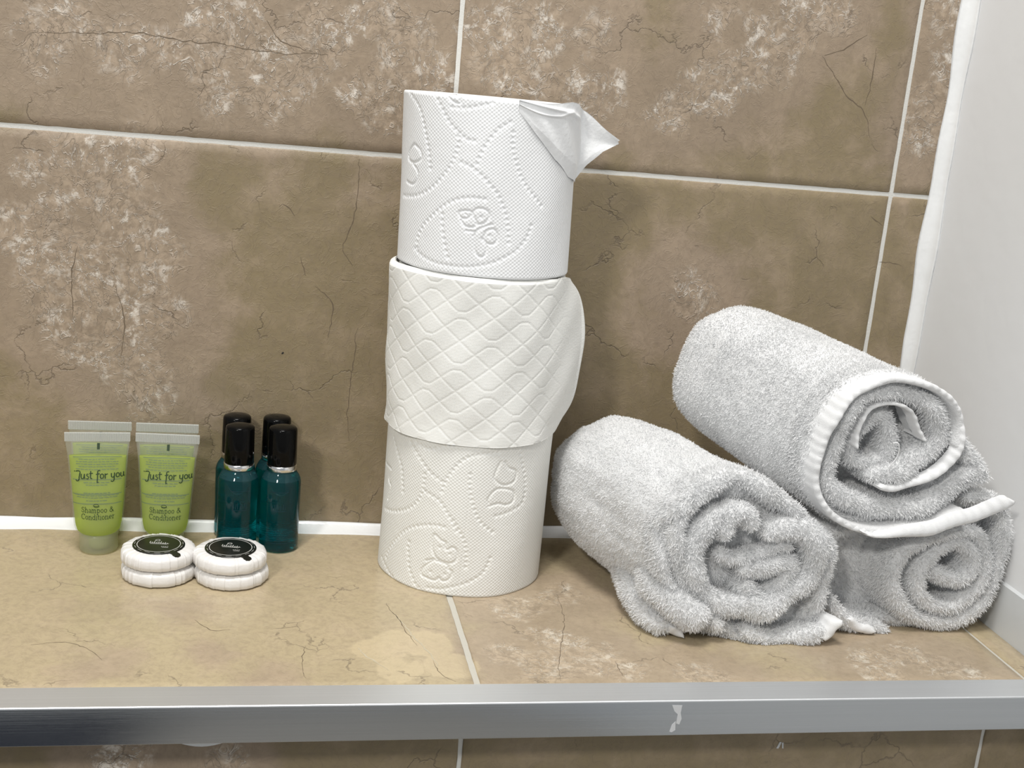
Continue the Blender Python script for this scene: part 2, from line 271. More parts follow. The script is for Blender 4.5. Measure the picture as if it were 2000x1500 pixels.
# ------------------------------------------------------------------ setting
DATA = json.loads('''{"A":{"outer":[[37,20],[44.2,10.5],[42.8,-3.7],[41.0,-16.4],[39.9,-29.2],[32.5,-42.2],[14.1,-46.0],[-5.4,-41.5],[-21.8,-35.1],[-36.5,-27.9],[-47.4,-13.9],[-52.5,4.5],[-52.5,22.7],[-45.1,37.3],[-30.1,47.3],[-12.7,51.3],[6,42],[22,31]],"ring":[[-22.0,32.1],[-34.3,23.1],[-39.6,11.1],[-38.7,-2.4],[-33.1,-15.0],[-19.4,-23.4],[-3.7,-23.3],[7.4,-26.5],[16.7,-17.8],[29.1,-9.2],[34.8,2.5],[32.9,14.4],[24.1,22.6],[10.4,23.3],[0.6,19.1]],"hump":[[-24.4,17.2],[-24.2,26.3],[-19.2,33.7],[-11.3,31.1],[-11.1,23.5]],"flap1":[[-24.5,6.4],[-12.0,4.4],[2.9,7.7],[11.3,13.1],[20.7,12.3]],"flap2":[[-7.2,-7.3],[0.5,-18.3],[10.1,-19.8],[17.8,-8.7],[21.0,0.8],[14.5,2.3],[1.0,-0.4],[-11.1,-1.8]],"tabL1":[[-75.6,-11.1],[-70.3,-23.4],[-58.5,-34.3],[-43.1,-40.9]],"tabL2":[[-62.7,-4.8],[-52.0,-13.9],[-41.3,-26.4],[-29.6,-34.2],[-17.3,-36.4]],"tabR":[[-5.8,-38.9],[13.8,-44.1],[30.8,-41.5],[44.9,-36.3]],"lip":[[-30.1,47.3],[-43.6,36.5],[-50.1,22.8],[-49.1,6.1],[-41.8,-10.8],[-30.7,-26.3],[-17.3,-36.4]]},"B":{"spiral":[[21.6,44.2],[42.2,41.5],[50.6,30.4],[53.0,14.1],[51.6,-4.0],[48.6,-19.0],[38.3,-30.8],[24.0,-35.9],[4.6,-31.9],[-8.4,-21.0],[-14.4,-6.3],[-11.2,8.3],[1.0,17.2],[17.5,22.6],[33.4,21.9],[42.8,9.0],[43.8,-5.8],[38.3,-17.4],[28.1,-25.8],[13.3,-24.6],[3.0,-14.4],[2.5,-1.3],[10.1,9.6],[23.1,16.3],[32.7,10.5],[35.5,0.1],[29.3,-7.9],[16.3,-5.4],[7.7,-0.2]],"outer":[[22,36],[42.2,41.5],[52.6,27.2],[53.6,10.8],[52.7,-9.0],[45.2,-30.8],[24.8,-39.9],[2.4,-37.6],[-26.1,-36.6],[-46.3,-34.4],[-58.4,-19.7],[-60,2],[-54,17],[-33,23],[-8,23]],"tab":[[-57.1,-18.1],[-46.8,-31.1],[-32.6,-37.6],[-13.9,-39.9]]},"C":{"O":[[80.6,-20.2],[60.7,-29.5],[32.7,-37.3],[10.2,-41.8],[-7.2,-40.9],[-21.9,-34.6],[-31.1,-26.8],[-36.4,-17.1],[-37.9,-4.0],[-35.9,8.1],[-32.5,21.1],[-25.8,34.7],[-16.1,42.4],[-0.2,47.5],[16.9,46.2],[30.9,40.8],[41.4,31.3],[46.1,20.5],[45.9,8.5],[40.7,-1.5],[31.8,-8.5],[21.1,-13.5]],"F":[[70.8,-4.7],[57.0,-11.3],[44.5,-21.0],[31.2,-29.2],[8.2,-30.3],[-10.6,-26.9],[-24.4,-18.0],[-27.9,-4.4],[-23.3,10.6],[-21.4,22.9],[-15.1,35.1],[-1.7,38.6],[14.0,38.3],[28.3,32.9],[35.9,23.5],[37.6,11.4],[30.7,0.4],[17.8,-7.7],[-2.2,-11.3]],"I":[[-12.1,5.2],[-12.7,15.8],[-10.7,23.9],[-6.1,30.1],[4.6,32.9],[16.8,28.2],[24.5,17.6],[29.4,10.8]],"J":[[6.7,-8.0],[-8.3,-3.8],[-11.4,5.2],[-6.8,14.5],[-0.3,22.2],[6.8,22.5],[12.2,14.2],[13.9,4.5],[12.2,-3.2],[3.1,-5.6]],"corner":[[73.9,-11.8],[67.3,-3.8],[57.3,5.2],[50.6,14.2]],"tail":[[75.0,-9.3],[59.6,-14.4],[45.5,-25.7],[27.3,-33.0]]},"bot":{"dots":[[[-63.5,10.5],[-61.0,16.3],[-53.1,26.4],[-46.7,33.3],[-39.7,38.1],[-30.9,41.6],[-23.9,43.0],[-19.4,42.8]],[[-16.6,49.8],[-13.6,46.8],[-10.9,42.5],[-9.3,39.8],[-7.1,35.9],[-5.5,29.1],[-4.8,23.9],[-4.7,19.2]],[[-42.4,27.7],[-43.1,23.3],[-41.9,18.4],[-40.6,11.8],[-38.1,7.8],[-35.3,3.3],[-32.6,1.7]],[[-26.5,3.0],[-18.5,3.7],[-12.0,5.8],[-5.7,8.1],[0.1,11.2],[5.3,15.2],[8.3,21.0],[9.6,25.0]],[[-69.8,7.9],[-64.1,5.4],[-59.1,2.6],[-55.0,1.3]],[[-45.9,89.0],[-38.5,81.9],[-31.1,74.6],[-22.9,70.3]],[[-70.6,39.2],[-56.1,42.9],[-44.9,48.1],[-37.9,54.8],[-34.8,63.2],[-34.2,72.4]],[[-66.0,86.1],[-61.5,81.4],[-53.0,71.8],[-50.2,57.3]],[[-22.4,64.3],[-21.3,69.0],[-17.6,77.1],[-11.1,85.3],[-2.8,88.9],[8.7,90.5]],[[-6.8,76.8],[-5.9,66.3],[-2.1,54.4],[2.2,46.9],[9.4,41.3]],[[24.6,87.8],[29.6,71.9],[29.3,58.2],[20.5,53.4],[10.8,51.2]],[[-33.3,62.0],[-23.4,58.1],[-16.0,48.6],[-11.8,41.5]],[[-41.1,90.2],[-32.3,88.6],[-23.2,91.8],[-14.7,95.3]]],"lines":[[[-25.6,35.6],[-25.9,32.0],[-25.6,28.1],[-24.2,24.9],[-22.0,22.4],[-17.1,20.9],[-13.3,21.1],[-10.7,23.4],[-10.5,27.5],[-11.8,30.3],[-14.0,30.9],[-16.1,29.2],[-17.8,30.1],[-17.8,33.5],[-20.4,34.3],[-22.8,36.1],[-24.9,37.2],[-25.6,35.6]],[[-29.1,19.7],[-23.4,22.0],[-27.8,18.0],[-31.1,13.9],[-31.4,10.3],[-28.3,9.3],[-24.1,8.5],[-21.8,9.0],[-20.2,10.7],[-18.4,9.0],[-15.1,9.8],[-12.9,12.7],[-12.8,15.7],[-15.1,17.1],[-15.3,19.4],[-19.3,20.6],[-22.7,21.1]],[[10.8,84.5],[8.3,78.6],[8.0,74.1],[13.8,70.1],[21.1,71.6],[22.2,77.6],[16.7,80.4],[13.9,84.3]],[[5.6,59.0],[5.2,62.8],[10.8,68.0],[20.9,65.6],[21.6,59.4],[16.6,57.6],[11.7,58.8],[5.7,57.5]],[[-82.7,65.1],[-66.5,65.9],[-69.7,58.5],[-64.6,55.6],[-68.0,46.5]]],"pts":[[[-21.1,29.8],[-14.8,26.5],[-25.6,13.4],[-16.8,13.4]]]},"top":{"dots":[[[-52.4,11.1],[-51.4,16.9],[-48.0,23.1],[-41.6,29.6],[-34.1,36.2],[-25.5,41.2],[-17.4,43.2],[-9.5,43.2]],[[-53.7,10.1],[-46.9,7.1],[-36.2,4.8],[-23.6,4.6],[-13.8,5.7],[-3.6,8.6],[3.5,12.3],[9.9,16.5],[15.6,23.8],[17.9,30.3]],[[-33.8,32.3],[-33.5,26.8],[-32.3,20.6],[-30.6,13.6],[-29.0,9.1]],[[-23.3,61.6],[-16.7,59.2],[-10.1,54.4],[-6.0,50.1],[-2.6,46.5],[1.0,39.8],[3.4,32.9],[4.7,25.1],[5.0,20.3]],[[-70.0,37.8],[-54.5,39.8],[-42.5,45.3],[-33.2,54.3],[-27.6,63.4],[-25.5,71.3],[-25.7,75.1]],[[-66.8,95.5],[-55.2,89.2],[-50.0,81.9],[-46.4,72.2],[-44.1,63.1],[-43.2,56.2]],[[-40.9,95.7],[-36.1,89.3],[-31.2,82.1],[-25.7,77.4],[-20.7,74.1],[-16.7,73.7]],[[-14.5,61.7],[-12.4,68.0],[-8.9,74.4],[-3.9,80.9],[2.2,85.2]],[[4.1,80.0],[4.7,70.9],[7.2,63.4],[9.7,57.4],[14.5,50.6],[18.5,46.8],[23.9,41.4]],[[-29.9,90.2],[-21.6,90.6],[-13.8,92.5],[-7.7,94.5]]],"lines":[[[-23.5,34.4],[-22.5,32.1],[-19.2,31.7],[-16.9,33.5],[-16.2,35.6],[-19.4,36.0],[-22.7,35.2],[-23.5,34.4]],[[-22.0,30.6],[-19.8,27.7],[-15.0,27.4],[-13.5,30.0],[-15.4,34.5],[-13.9,37.4],[-10.8,38.0],[-7.6,36.8],[-6.6,33.7],[-8.8,30.4],[-11.9,29.3],[-13.9,29.9]],[[-14.7,22.7],[-12.5,26.1],[-8.7,28.4],[-4.8,29.9]],[[-9.1,21.7],[-7.7,25.8],[-3.9,27.3],[-1.7,24.7],[-1.9,20.7],[-4.2,18.9],[-7.4,19.5],[-9.1,21.7]],[[-14.0,24.4],[-14.1,18.1],[-13.0,13.4],[-10.1,11.3],[-7.8,13.1],[-7.3,17.9],[-9.9,21.6]],[[-18.9,25.1],[-14.8,25.1]],[[-58.2,67.9],[-52.1,65.4],[-50.5,60.9],[-57.4,57.8],[-64.9,59.4],[-63.3,64.3],[-58.2,67.9]],[[-58.9,56.8],[-54.1,54.2],[-53.7,49.5],[-58.0,45.8],[-65.7,46.5]],[[-33.8,97.0],[-30.1,93.6],[-25.7,92.5],[-25.5,96.2]],[[-19.5,96.8],[-15.6,96.4],[-12.6,98.9]]],"pts":[[[-10.9,33.3],[-6.0,23.5],[-19.4,34.0]]]},"wallblobs":[[-139,301],[-119,307],[-133,293],[-88,291],[-62,296],[-42,310],[-41,284],[-22,315],[-6,299],[17,319],[18,301],[35,314],[82,317],[59,331],[48,283],[65,272],[93,290],[-35,273],[-5,275],[-90,299],[12,288],[73,303],[-127,203],[-103,212],[-149,187],[-69,191],[-64,178],[-130,163],[-102,159],[-95,150],[-116,131],[-92,121],[-99,112],[-81,133],[-66,97],[-70,83],[-139,222],[-114,236],[-87,235],[-140,177],[-122,184],[-87,199],[-99,176],[-113,153],[-131,140],[-87,161],[-77,110],[-110,115],[-59,137],[-77,146],[117,329],[140,317],[160,329],[192,332],[142,305],[123,304],[159,302],[191,294],[203,298],[249,290],[297,317],[282,312],[312,324],[324,352],[318,337],[331,358],[271,350],[278,296],[267,302],[299,343],[140,336],[276,168],[353,357],[430,371],[431,309],[433,336],[427,292]],"shelfblobs":[[176,-196],[173,-167],[152,-124],[196,-199],[182,-106],[152,-196],[159,-157],[369,-183],[378,-196],[339,-210],[237,-206],[189,-176],[134,-181],[342,-189],[392,-202]],"paleblobs":[[62,-175],[74,-198],[104,-193],[75,-163],[94,-169]],"mauveblobs":[[-21,-175],[-40,-126],[-72,-191],[-86,-126],[7,-208]],"wallcracks":[[[-139,300],[-105,303],[-71,304],[-36,303],[-7,302],[30,303]],[[-7,319],[1,308],[17,304]],[[52,243],[52,227],[50,208],[47,195],[46,185],[52,176]],[[14,206],[9,212],[5,210]],[[345,331],[356,319],[368,307],[381,298],[387,282]],[[382,340],[381,321],[380,303]],[[346,331],[360,336],[374,347]],[[29,162],[37,155],[40,146],[39,129]],[[58,137],[57,96],[56,61]],[[409,200],[419,201],[425,199]],[[20,180],[23,168]],[[-91,155],[-86,129],[-87,110]],[[-116,134],[-116,159],[-113,178]],[[396,232],[406,225]]],"shelfcracks":[[[74,-117],[79,-138],[84,-157],[87,-170]],[[-31,-139],[-23,-152],[-12,-151]],[[27,-170],[26,-186],[27,-205]],[[93,-187],[95,-202],[102,-210]],[[-110,-168],[-91,-166],[-73,-185]],[[179,-102],[173,-147],[161,-187],[157,-210]],[[15,-149],[26,-146]],[[192,-188],[192,-205]]],"palecracks":[[[79,-131],[84,-157],[92,-181],[95,-195]],[[55,-172],[60,-184],[69,-198]]],"folds":[[[[0.24,-0.06,0.0205],[0.2298,-0.09,0.0188],[0.2236,-0.122,0.0142],[0.2233,-0.143,0.0092],[0.2263,-0.155,0.0075],[0.2307,-0.161,0.0057]],[0.01,0.014,0.015,0.012,0.009,0.006]],[[[0.2285,-0.125,0.0368],[0.2276,-0.148,0.0291],[0.2361,-0.161,0.0209],[0.2521,-0.166,0.0138]],[0.01,0.013,0.011,0.009]]],"foldc":[[[0.4031,-0.14,0.1105],[0.4127,-0.143,0.1038],[0.421,-0.145,0.0983],[0.4274,-0.146,0.094]],[0.014,0.014,0.012,0.009]]}''')
def tile_grid(axis, u0, u1, v0, v1, face, thick, mt, parent, blobs, mauve, pale, seed):
    """tile as a box with bevelled, slightly uneven edge; axis 'y': on a wall facing -y; 'z': facing up"""
    r = np.random.default_rng(seed); bev = .0008
    us = np.r_[u0, u0+bev, np.linspace(u0+.006, u1-.006, max(2, int((u1-u0)/.006))), u1-bev, u1]
    vs = np.r_[v0, v0+bev, np.linspace(v0+.006, v1-.006, max(2, int((v1-v0)/.006))), v1-bev, v1]
    U, W = np.meshgrid(us, vs, indexing='ij'); nu, nv = U.shape
    D = np.zeros_like(U); D[0, :] = D[-1, :] = D[:, 0] = D[:, -1] = bev
    wob = .00018
    U[0, :] += r.normal(0, wob, nv)*.6; U[-1, :] += r.normal(0, wob, nv)*.6
    W[:, 0] += r.normal(0, wob, nu)*.6; W[:, -1] += r.normal(0, wob, nu)*.6
    top = np.stack([U, W, D], -1).reshape(-1, 3)
    idx = np.arange(nu*nv).reshape(nu, nv)
    rim = np.concatenate([idx[:, 0], idx[-1, 1:], idx[-2::-1, -1], idx[0, -2:0:-1]])
    back = top[rim].copy(); back[:, 2] = thick
    P = np.concatenate([top, back]); k = len(rim); nb = nu*nv
    sideF = np.array([(rim[i], nb+i, nb+(i+1) % k, rim[(i+1) % k]) for i in range(k)])
    F = np.concatenate([grid_faces(nu, nv), sideF])
    att = np.zeros((len(P), 4), np.float32)
    def field(bl, rad):
        f = np.zeros(len(P))
        for j, (bx, bv) in enumerate(bl):
            rr = rad*(.75+.5*((j*37) % 11)/11)
            f = np.maximum(f, np.exp(-((P[:, 0]-bx/1000)**2+(P[:, 1]-bv/1000)**2)/(rr*rr)))
        return f
    att[:, 0] = field(blobs, .015); att[:, 1] = np.maximum(field(blobs, .038), .55*field(mauve, .024)); att[:, 2] = field(pale, .014)
    if axis == 'y': Q = np.stack([P[:, 0], face+P[:, 2], P[:, 1]], -1)
    else: Q = np.stack([P[:, 0], P[:, 1], face-P[:, 2]], -1); F = F[:, ::-1] if False else F
    if axis == 'z': pass
    me = mesh_from(Q, F)
    a = me.color_attributes.new('vein', 'FLOAT_COLOR', 'POINT'); a.data.foreach_set('color', att.ravel())
    o = link('tile', me, mt, parent); return o
XW = .4447
BL, SB, PB, MB = DATA['wallblobs'], DATA['shelfblobs'], DATA['paleblobs'], DATA['mauveblobs']
wall_back = struct('wall_back', box_mesh(-.6, XW+.0, .0007, .06, -.02, .75), M_GROUT)
H, G = .2464, .0013
cols = [(-.4918, -.1926), (-.1900, .1087-G), (.1087+G, .4091-G), (.4091+G, XW-.001)]
k = 0
for (a, b_) in cols:
    for (c, d) in ((.0, H-G), (H+G, 2*H+.02), (2*H+.0226, .74)):
        k += 1
        tile_grid('y', a, b_, c, d, 0, .006, M_WT, wall_back, BL, [], [], k)
wall_right = struct('wall_right', box_mesh(XW, XW+.06, -1.0, .06, -.5, .75), M_PAINT)
sk = mesh_from(np.array([(XW-.0018, y, z) for y in (-.2327, .0) for z in (-.001, .0302)]+[(XW, y, z) for y in (-.2327, .0) for z in (-.001, .0315)]),
     np.array([(0, 1, 3, 2), (1, 5, 7, 3), (0, 4, 5, 1), (0, 2, 6, 4), (2, 3, 7, 6)]), False)
struct('baseboard_right', sk, M_SKIRT)
YF = -.2138
ledge = thing('tiled_ledge', 'beige stone-look tiled ledge under the rolls, towels and toiletries', 'ledge', (0, 0, 0))
link('grout_bed', box_mesh(-.6, XW, YF+.0005, .0, -.02, -.0008), M_LGROUT, ledge)
for (a, b_) in ((-.4915, -.1890), (-.1865, .1130-.0016), (.1130+.0016, .4252-.0009), (.4252+.0009, XW-.002)):
    k += 1; tile_grid('z', a, b_, YF+.0003, -.0005, 0, .006, M_ST, ledge, SB, MB, PB, k)
wf = struct('wall_front', box_mesh(-.6, XW, YF+.004, YF+.05, -.5, -.021), M_GROUT)
for (a, b_) in ((-.4915, -.1930), (-.1904, .1062), (.1086, .4056), (.4080, XW)):
    for (c, d) in ((-.262, -.0195), (-.499, -.2645)):
        k += 1; tile_grid('y', a, b_, c, d, YF+.0028, .006, M_WT, wf, [(-10, -45), (-60, -40), (-40, -70)], [], [], k)
fl_ = struct('floor', box_mesh(-1.2, XW+.06, -2.2, YF+.05, -.52, -.5), M_FLOOR)
link('trim_reflection_slab', box_mesh(-1.0, -.13, -1.7, -.35, -.5, -.485), plain('reflection_slab_navy', (.006, .010, .022), .9), fl_)  # unseen dark slab, added so the trim's left end reflects something dark
# aluminium edge trim: an angle profile run along x
def sweep_x(prof, xs, fn=None):
    prof = np.array(prof, float); V = []
    for x in xs:
        q = prof.copy()
        if fn: q = fn(x, q)
        V.append(np.c_[np.full(len(q), x), q])
    return mesh_from(np.concatenate(V), grid_faces(len(xs), len(prof), cv=True)[:, ::-1], True)
yt = YF-.0189
pr = [(YF+.0002, .0006), (yt+.0006, .0006), (yt+.0001, .0003), (yt, -.0002), (yt, -.0188), (yt+.0004, -.0192), (yt+.0022, -.0192), (yt+.0022, -.0015), (YF+.0002, -.0015)]
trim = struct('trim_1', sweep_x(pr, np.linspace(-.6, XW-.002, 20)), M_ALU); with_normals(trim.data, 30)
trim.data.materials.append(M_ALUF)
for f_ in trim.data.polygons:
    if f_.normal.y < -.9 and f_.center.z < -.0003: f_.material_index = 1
# paint smears on the trim front, parts of it
def flat_poly(pts, y, d=.00012):
    n = len(pts); V = [(p[0], y-d, p[1]) for p in pts]+[(p[0], y, p[1]) for p in pts]
    me = bpy.data.meshes.new('mesh'); me.from_pydata(V, [], [tuple(range(n))[::-1]]+[(i, (i+1) % n, n+(i+1) % n, n+i) for i in range(n)]); return me
M_SMEAR = plain('dried_white_paint', (.62, .63, .64), .6)
for pts in ([(.2106, -.0018), (.2160, -.0020), (.2157, -.0062), (.2166, -.0095), (.2158, -.0128), (.2140, -.0122), (.2142, -.0070), (.2122, -.0052)],
            [(.2118, -.0130), (.2136, -.0110), (.2140, -.0160), (.2122, -.0172), (.2110, -.0168)]):
    link('paint_smear', flat_poly(pts, yt), M_SMEAR, trim)
# silicone beads
def bead_fn(x, q):
    q = q.copy(); q[:, 0] += .0007*math.sin(x*45+1)+.0004*math.sin(x*131); q[:, 1] = q[:, 1]*(1+.08*math.sin(x*60)); q[-1] = (0.0, -.0006); return q
bp = [(0, .0046)]+[(-.0009-.0105*(1-math.cos(a)), .0046*(1-math.sin(a))+.0008*math.sin(2*a)) for a in np.linspace(.12, PI/2, 7)]+[(-.0120, -.0004), (0, -.0006)]
struct('trim_2', sweep_x(bp, np.linspace(-.6, XW-.001, 160), bead_fn), M_SIL)
zs = np.linspace(-.0005, .75, 140); V = []
for z in zs:
    wv = 1+.12*math.sin(z*37)+.08*math.sin(z*91+1)
    for a in np.linspace(0, PI/2, 7):
        V.append((XW-.0082*wv*(1-math.sin(a))-.0004, -.0085*wv*(1-math.cos(a))-.0004*0, z))
    V.append((XW, .001, z))
struct('trim_3', mesh_from(np.array(V), grid_faces(len(zs), 8, cv=True)), M_SIL)
# white paint fleck beside the right vertical joint
fl = link('paint_fleck', flat_poly([(.4128, .1247), (.4147, .1330), (.4160, .1330), (.4148, .1240), (.4140, .1180), (.4133, .1215)], 0), M_SIL, wall_back)
link('dark_speck', flat_poly([(.0103, .1176), (.0112, .1185), (.0119, .1182), (.0115, .1173), (.0107, .1170)], 0), plain('dark_dirt', (.01, .01, .01), .6), wall_back)

# hairline cracks: thin ribbons lying in the tile faces
def ribbon_flat(pts, width, surf, jit=.0007, seed=0):
    r = np.random.default_rng(seed); P = resample([(a/1000, b_/1000) for a, b_ in pts], .0022); n = len(P)
    w1 = np.cumsum(r.normal(0, jit*.5, (n, 2)), 0); w1 -= np.linspace(0, 1, n)[:, None]*w1[-1]; P = P+w1+r.normal(0, jit*.25, (n, 2))
    d = np.gradient(P, axis=0); d /= np.linalg.norm(d, axis=1, keepdims=True)+1e-12; nn = np.stack([-d[:, 1], d[:, 0]], -1)
    wd = width*(.35+.65*np.sin(np.linspace(0, PI, n)))*r.uniform(.5, 1.3, n)/2
    V = [surf(*q) for i in range(n) for q in (P[i]-nn[i]*wd[i], P[i]+nn[i]*wd[i])]
    return mesh_from(np.array(V), np.array([(2*i, 2*i+2, 2*i+3, 2*i+1) for i in range(n-1)]), False)
M_CRK = plain('dark_crack', (.135, .10, .065), .7); M_CRKP = plain('pale_crack', (.50, .44, .32), .6)
for i, l in enumerate(DATA['wallcracks']): link('hairline_crack', ribbon_flat(l, .0006, lambda a, b_: (a, -.00005, b_), seed=i), M_CRK, wall_back)
for i, l in enumerate(DATA['shelfcracks']): link('hairline_crack', ribbon_flat(l, .00042, lambda a, b_: (a, b_, .00005), seed=i+30), M_CRK, ledge)
for i, l in enumerate(DATA['palecracks']): link('hairline_crack', ribbon_flat(l, .0009, lambda a, b_: (a, b_, .00005), seed=i+60), M_CRKP, ledge)
link('sealant_smear', flat_poly([(-.0375+.030*i/10, -.0300) for i in range(11)]+[(-.0075-.030*i/10, -.0300-.0036*math.sin(PI*i/10)) for i in range(1, 10)], YF+.0027), M_SIL, wf)
for q in ([(.2822, -.0410), (.2836, -.0372), (.2848, -.0372), (.2840, -.0400), (.2834, -.0412)], [(.2850, -.0376), (.2860, -.0376), (.2864, -.0412), (.2856, -.0410)]):
    link('paint_fleck', flat_poly(q, YF+.0027), M_SMEAR, wf)
# ------------------------------------------------------------------ toilet rolls
def stamp(Hm, U, Vv, pts, rad, depth):
    u0, du, v0, dv = U[0], U[1]-U[0], Vv[0], Vv[1]-Vv[0]; k = int(3*rad/min(du, dv))+1
    for (a, b_) in pts:
        i, j = int(round((a-u0)/du)), int(round((b_-v0)/dv))
        i0, i1, j0, j1 = max(0, i-k), min(len(U), i+k+1), max(0, j-k), min(len(Vv), j+k+1)
        if i0 >= i1 or j0 >= j1: continue
        g = depth*np.exp(-(((U[i0:i1, None]-a)**2+(Vv[None, j0:j1]-b_)**2)/(rad*rad)))
        Hm[i0:i1, j0:j1] = np.maximum(Hm[i0:i1, j0:j1], g)
def emboss(d, U, Vv):
    Hm = np.zeros((len(U), len(Vv)))
    for l in d['dots']:
        q = resample(l, 3.0); stamp(Hm, U, Vv, q, 1.05, .55)
    for l in d['lines']: stamp(Hm, U, Vv, resample(l, .5), .72, .62)
    for l in d['pts']: stamp(Hm, U, Vv, l, .9, .5)
    return Hm
def roll_mesh(R, h, emb, seam=None, tilt=0, st=.42):
    """wound paper body; front (facing -y) carries the relief"""
    half = 2.05*R*1000*.98; U = np.arange(-half, half, st); Vv = np.linspace(0, h*1000, int(h*1000/st))
    Hm = emboss(emb, U, Vv) if emb else np.zeros((len(U), len(Vv)))
    if seam is not None: Hm = np.maximum(Hm, .25*np.exp(-((U[:, None]-seam-.03*Vv[None, :])/.35)**2))
    th = np.r_[U/1000/R, np.linspace(U[-1]/1000/R, U[0]/1000/R+2*PI, 26)[1:-1]]
    nb = len(th)-len(U); Hm = np.concatenate([Hm, np.zeros((nb, len(Vv)))])
    fade = np.clip(np.minimum(Vv, h*1000-Vv)/1.2, 0, 1)
    rr = R-Hm/1000*fade[None, :]-.0006*(1-np.sqrt(np.clip(fade, 0, 1)))[None, :]
    rr = rr+.0004*np.sin(3*th[:, None]+Vv[None, :]/30)+.0003*np.sin(7*th[:, None]-Vv[None, :]/17)
    Z = np.ones((len(th), 1))*Vv[None, :]/1000
    uv = np.stack([th[:, None]*R*1000*np.ones_like(Z), Z*1000, 0*Z], -1)
    ends_r = [.0215, .028, .036, R-.0022]
    pre = [(r, 0.0) for r in ends_r]; post = [(r, h) for r in ends_r[::-1]]
    rr = np.concatenate([np.array([[r for r, _ in pre]])*np.ones((len(th), 1)), rr, np.array([[r for r, _ in post]])*np.ones((len(th), 1))], 1)
    Z = np.concatenate([np.zeros((len(th), 4)), Z, np.full((len(th), 4), h)], 1)
    uv = np.concatenate([np.repeat(uv[:, :1], 4, 1), uv, np.repeat(uv[:, -1:], 4, 1)], 1)
    X = rr*np.sin(th)[:, None]; Y = -rr*np.cos(th)[:, None]
    V = np.stack([X-tilt*Z, Y, Z], -1).reshape(-1, 3)
    me = mesh_from(V, grid_faces(len(th), rr.shape[1], cu=True, cv=True))
    a = me.attributes.new('sheet_mm', 'FLOAT_VECTOR', 'POINT'); a.data.foreach_set('vector', uv.reshape(-1, 3).astype(np.float32).ravel())
    return me
def core(h, parent, tilt=0):
    th = 32; pr = [(.0215, .001), (.0215, h-.001), (.0205, h-.001), (.0205, .001)]
    me = lathe(pr, th); 
    o = link('cardboard_core', mesh_from(np.array([v.co[:] for v in me.vertices])-np.array([[tilt*v.co[2], 0, 0] for v in me.vertices]), grid_faces(th, 4, cu=True, cv=True)), M_CARD, parent)
RC = (.1255, -.0580)
t = thing('toilet_roll', 'lowest of the three stacked toilet rolls, embossed with butterflies, standing on the tiles', 'toilet roll', (*RC, 0), 'toilet rolls in the stack')
link('paper', roll_mesh(.0505, .0958, DATA['bot'], seam=-8), M_PAPB, t); core(.0958, t)
t2 = thing('toilet_roll', 'middle toilet roll of the stack, loose quilted sheet bulging to the right', 'toilet roll', (RC[0]-.001, RC[1], .0960), 'toilet rolls in the stack')
link('paper', roll_mesh(.0495, .0938, None, st=1.5), M_PAPQ, t2); core(.0938, t2)
def quilt(U, Vv):
    u, v = np.meshgrid(U, Vv, indexing='ij'); p = u/18.4+v/14.6; q = u/18.4-v/14.6
    k = 1/math.hypot(1/18.4, 1/14.6)
    dp = np.abs(p-np.round(p))*k; dq = np.abs(q-np.round(q))*k
    pr_, qr = np.round(p), np.round(q)
    un, vn = 18.4*(pr_+qr)/2, 14.6*(pr_-qr)/2
    tr = ((pr_+qr) % 2 == 0) & (pr_ % 2 == 0)
    du, dv_ = u-un, v-vn; lim = 2.1
    inside = tr & (np.abs(dv_) < lim+.6)
    d = np.minimum(dp, dq)
    bar = np.where(np.abs(du) < lim*18.4/14.6, np.abs(np.abs(dv_)-lim), 9)
    d = np.where(inside & (np.abs(dv_) < lim), 9, d); d = np.where(tr, np.minimum(d, bar), d)
    return .24*np.exp(-(d/.62)**2)
def sheet_mesh(th, zz, rfun, thick=.0004, hm=None, xyfun=None):
    T, Z = np.meshgrid(th, zz, indexing='ij'); R_ = rfun(T, Z)
    if hm is not None: R_ = R_-hm/1000
    X, Y, Z2 = (R_*np.sin(T), -R_*np.cos(T), Z) if xyfun is None else xyfun(T, Z, R_)
    P = np.stack([X, Y, Z2], -1); nu, nv = X.shape
    du = np.gradient(P, axis=0); dv = np.gradient(P, axis=1); n = np.cross(du, dv); n /= np.linalg.norm(n, axis=-1, keepdims=True)+1e-12
    Q = P-n*thick
    V = np.concatenate([P.reshape(-1, 3), Q.reshape(-1, 3)]); F = grid_faces(nu, nv); nb = nu*nv
    idx = np.arange(nb).reshape(nu, nv); rim = np.concatenate([idx[:, 0], idx[-1, 1:], idx[-2::-1, -1], idx[0, -2:0:-1]]); k = len(rim)
    side = np.array([(rim[i], rim[(i+1) % k], nb+rim[(i+1) % k], nb+rim[i]) for i in range(k)])
    me = mesh_from(V, np.concatenate([F, F[:, ::-1]+nb, side]))
    uv = np.stack([T*50, Z*1000, 0*T], -1).reshape(-1, 3).astype(np.float32); uv = np.concatenate([uv, uv])
    a = me.attributes.new('sheet_mm', 'FLOAT_VECTOR', 'POINT'); a.data.foreach_set('vector', uv.ravel())
    return me
th = np.linspace(-2.3, 1.47, 480); zz = np.linspace(-.0022, .0948, 232)
hm = quilt(th*51.5, zz*1000)*np.clip((1.15-th)/.35, .0, 1)[:, None]
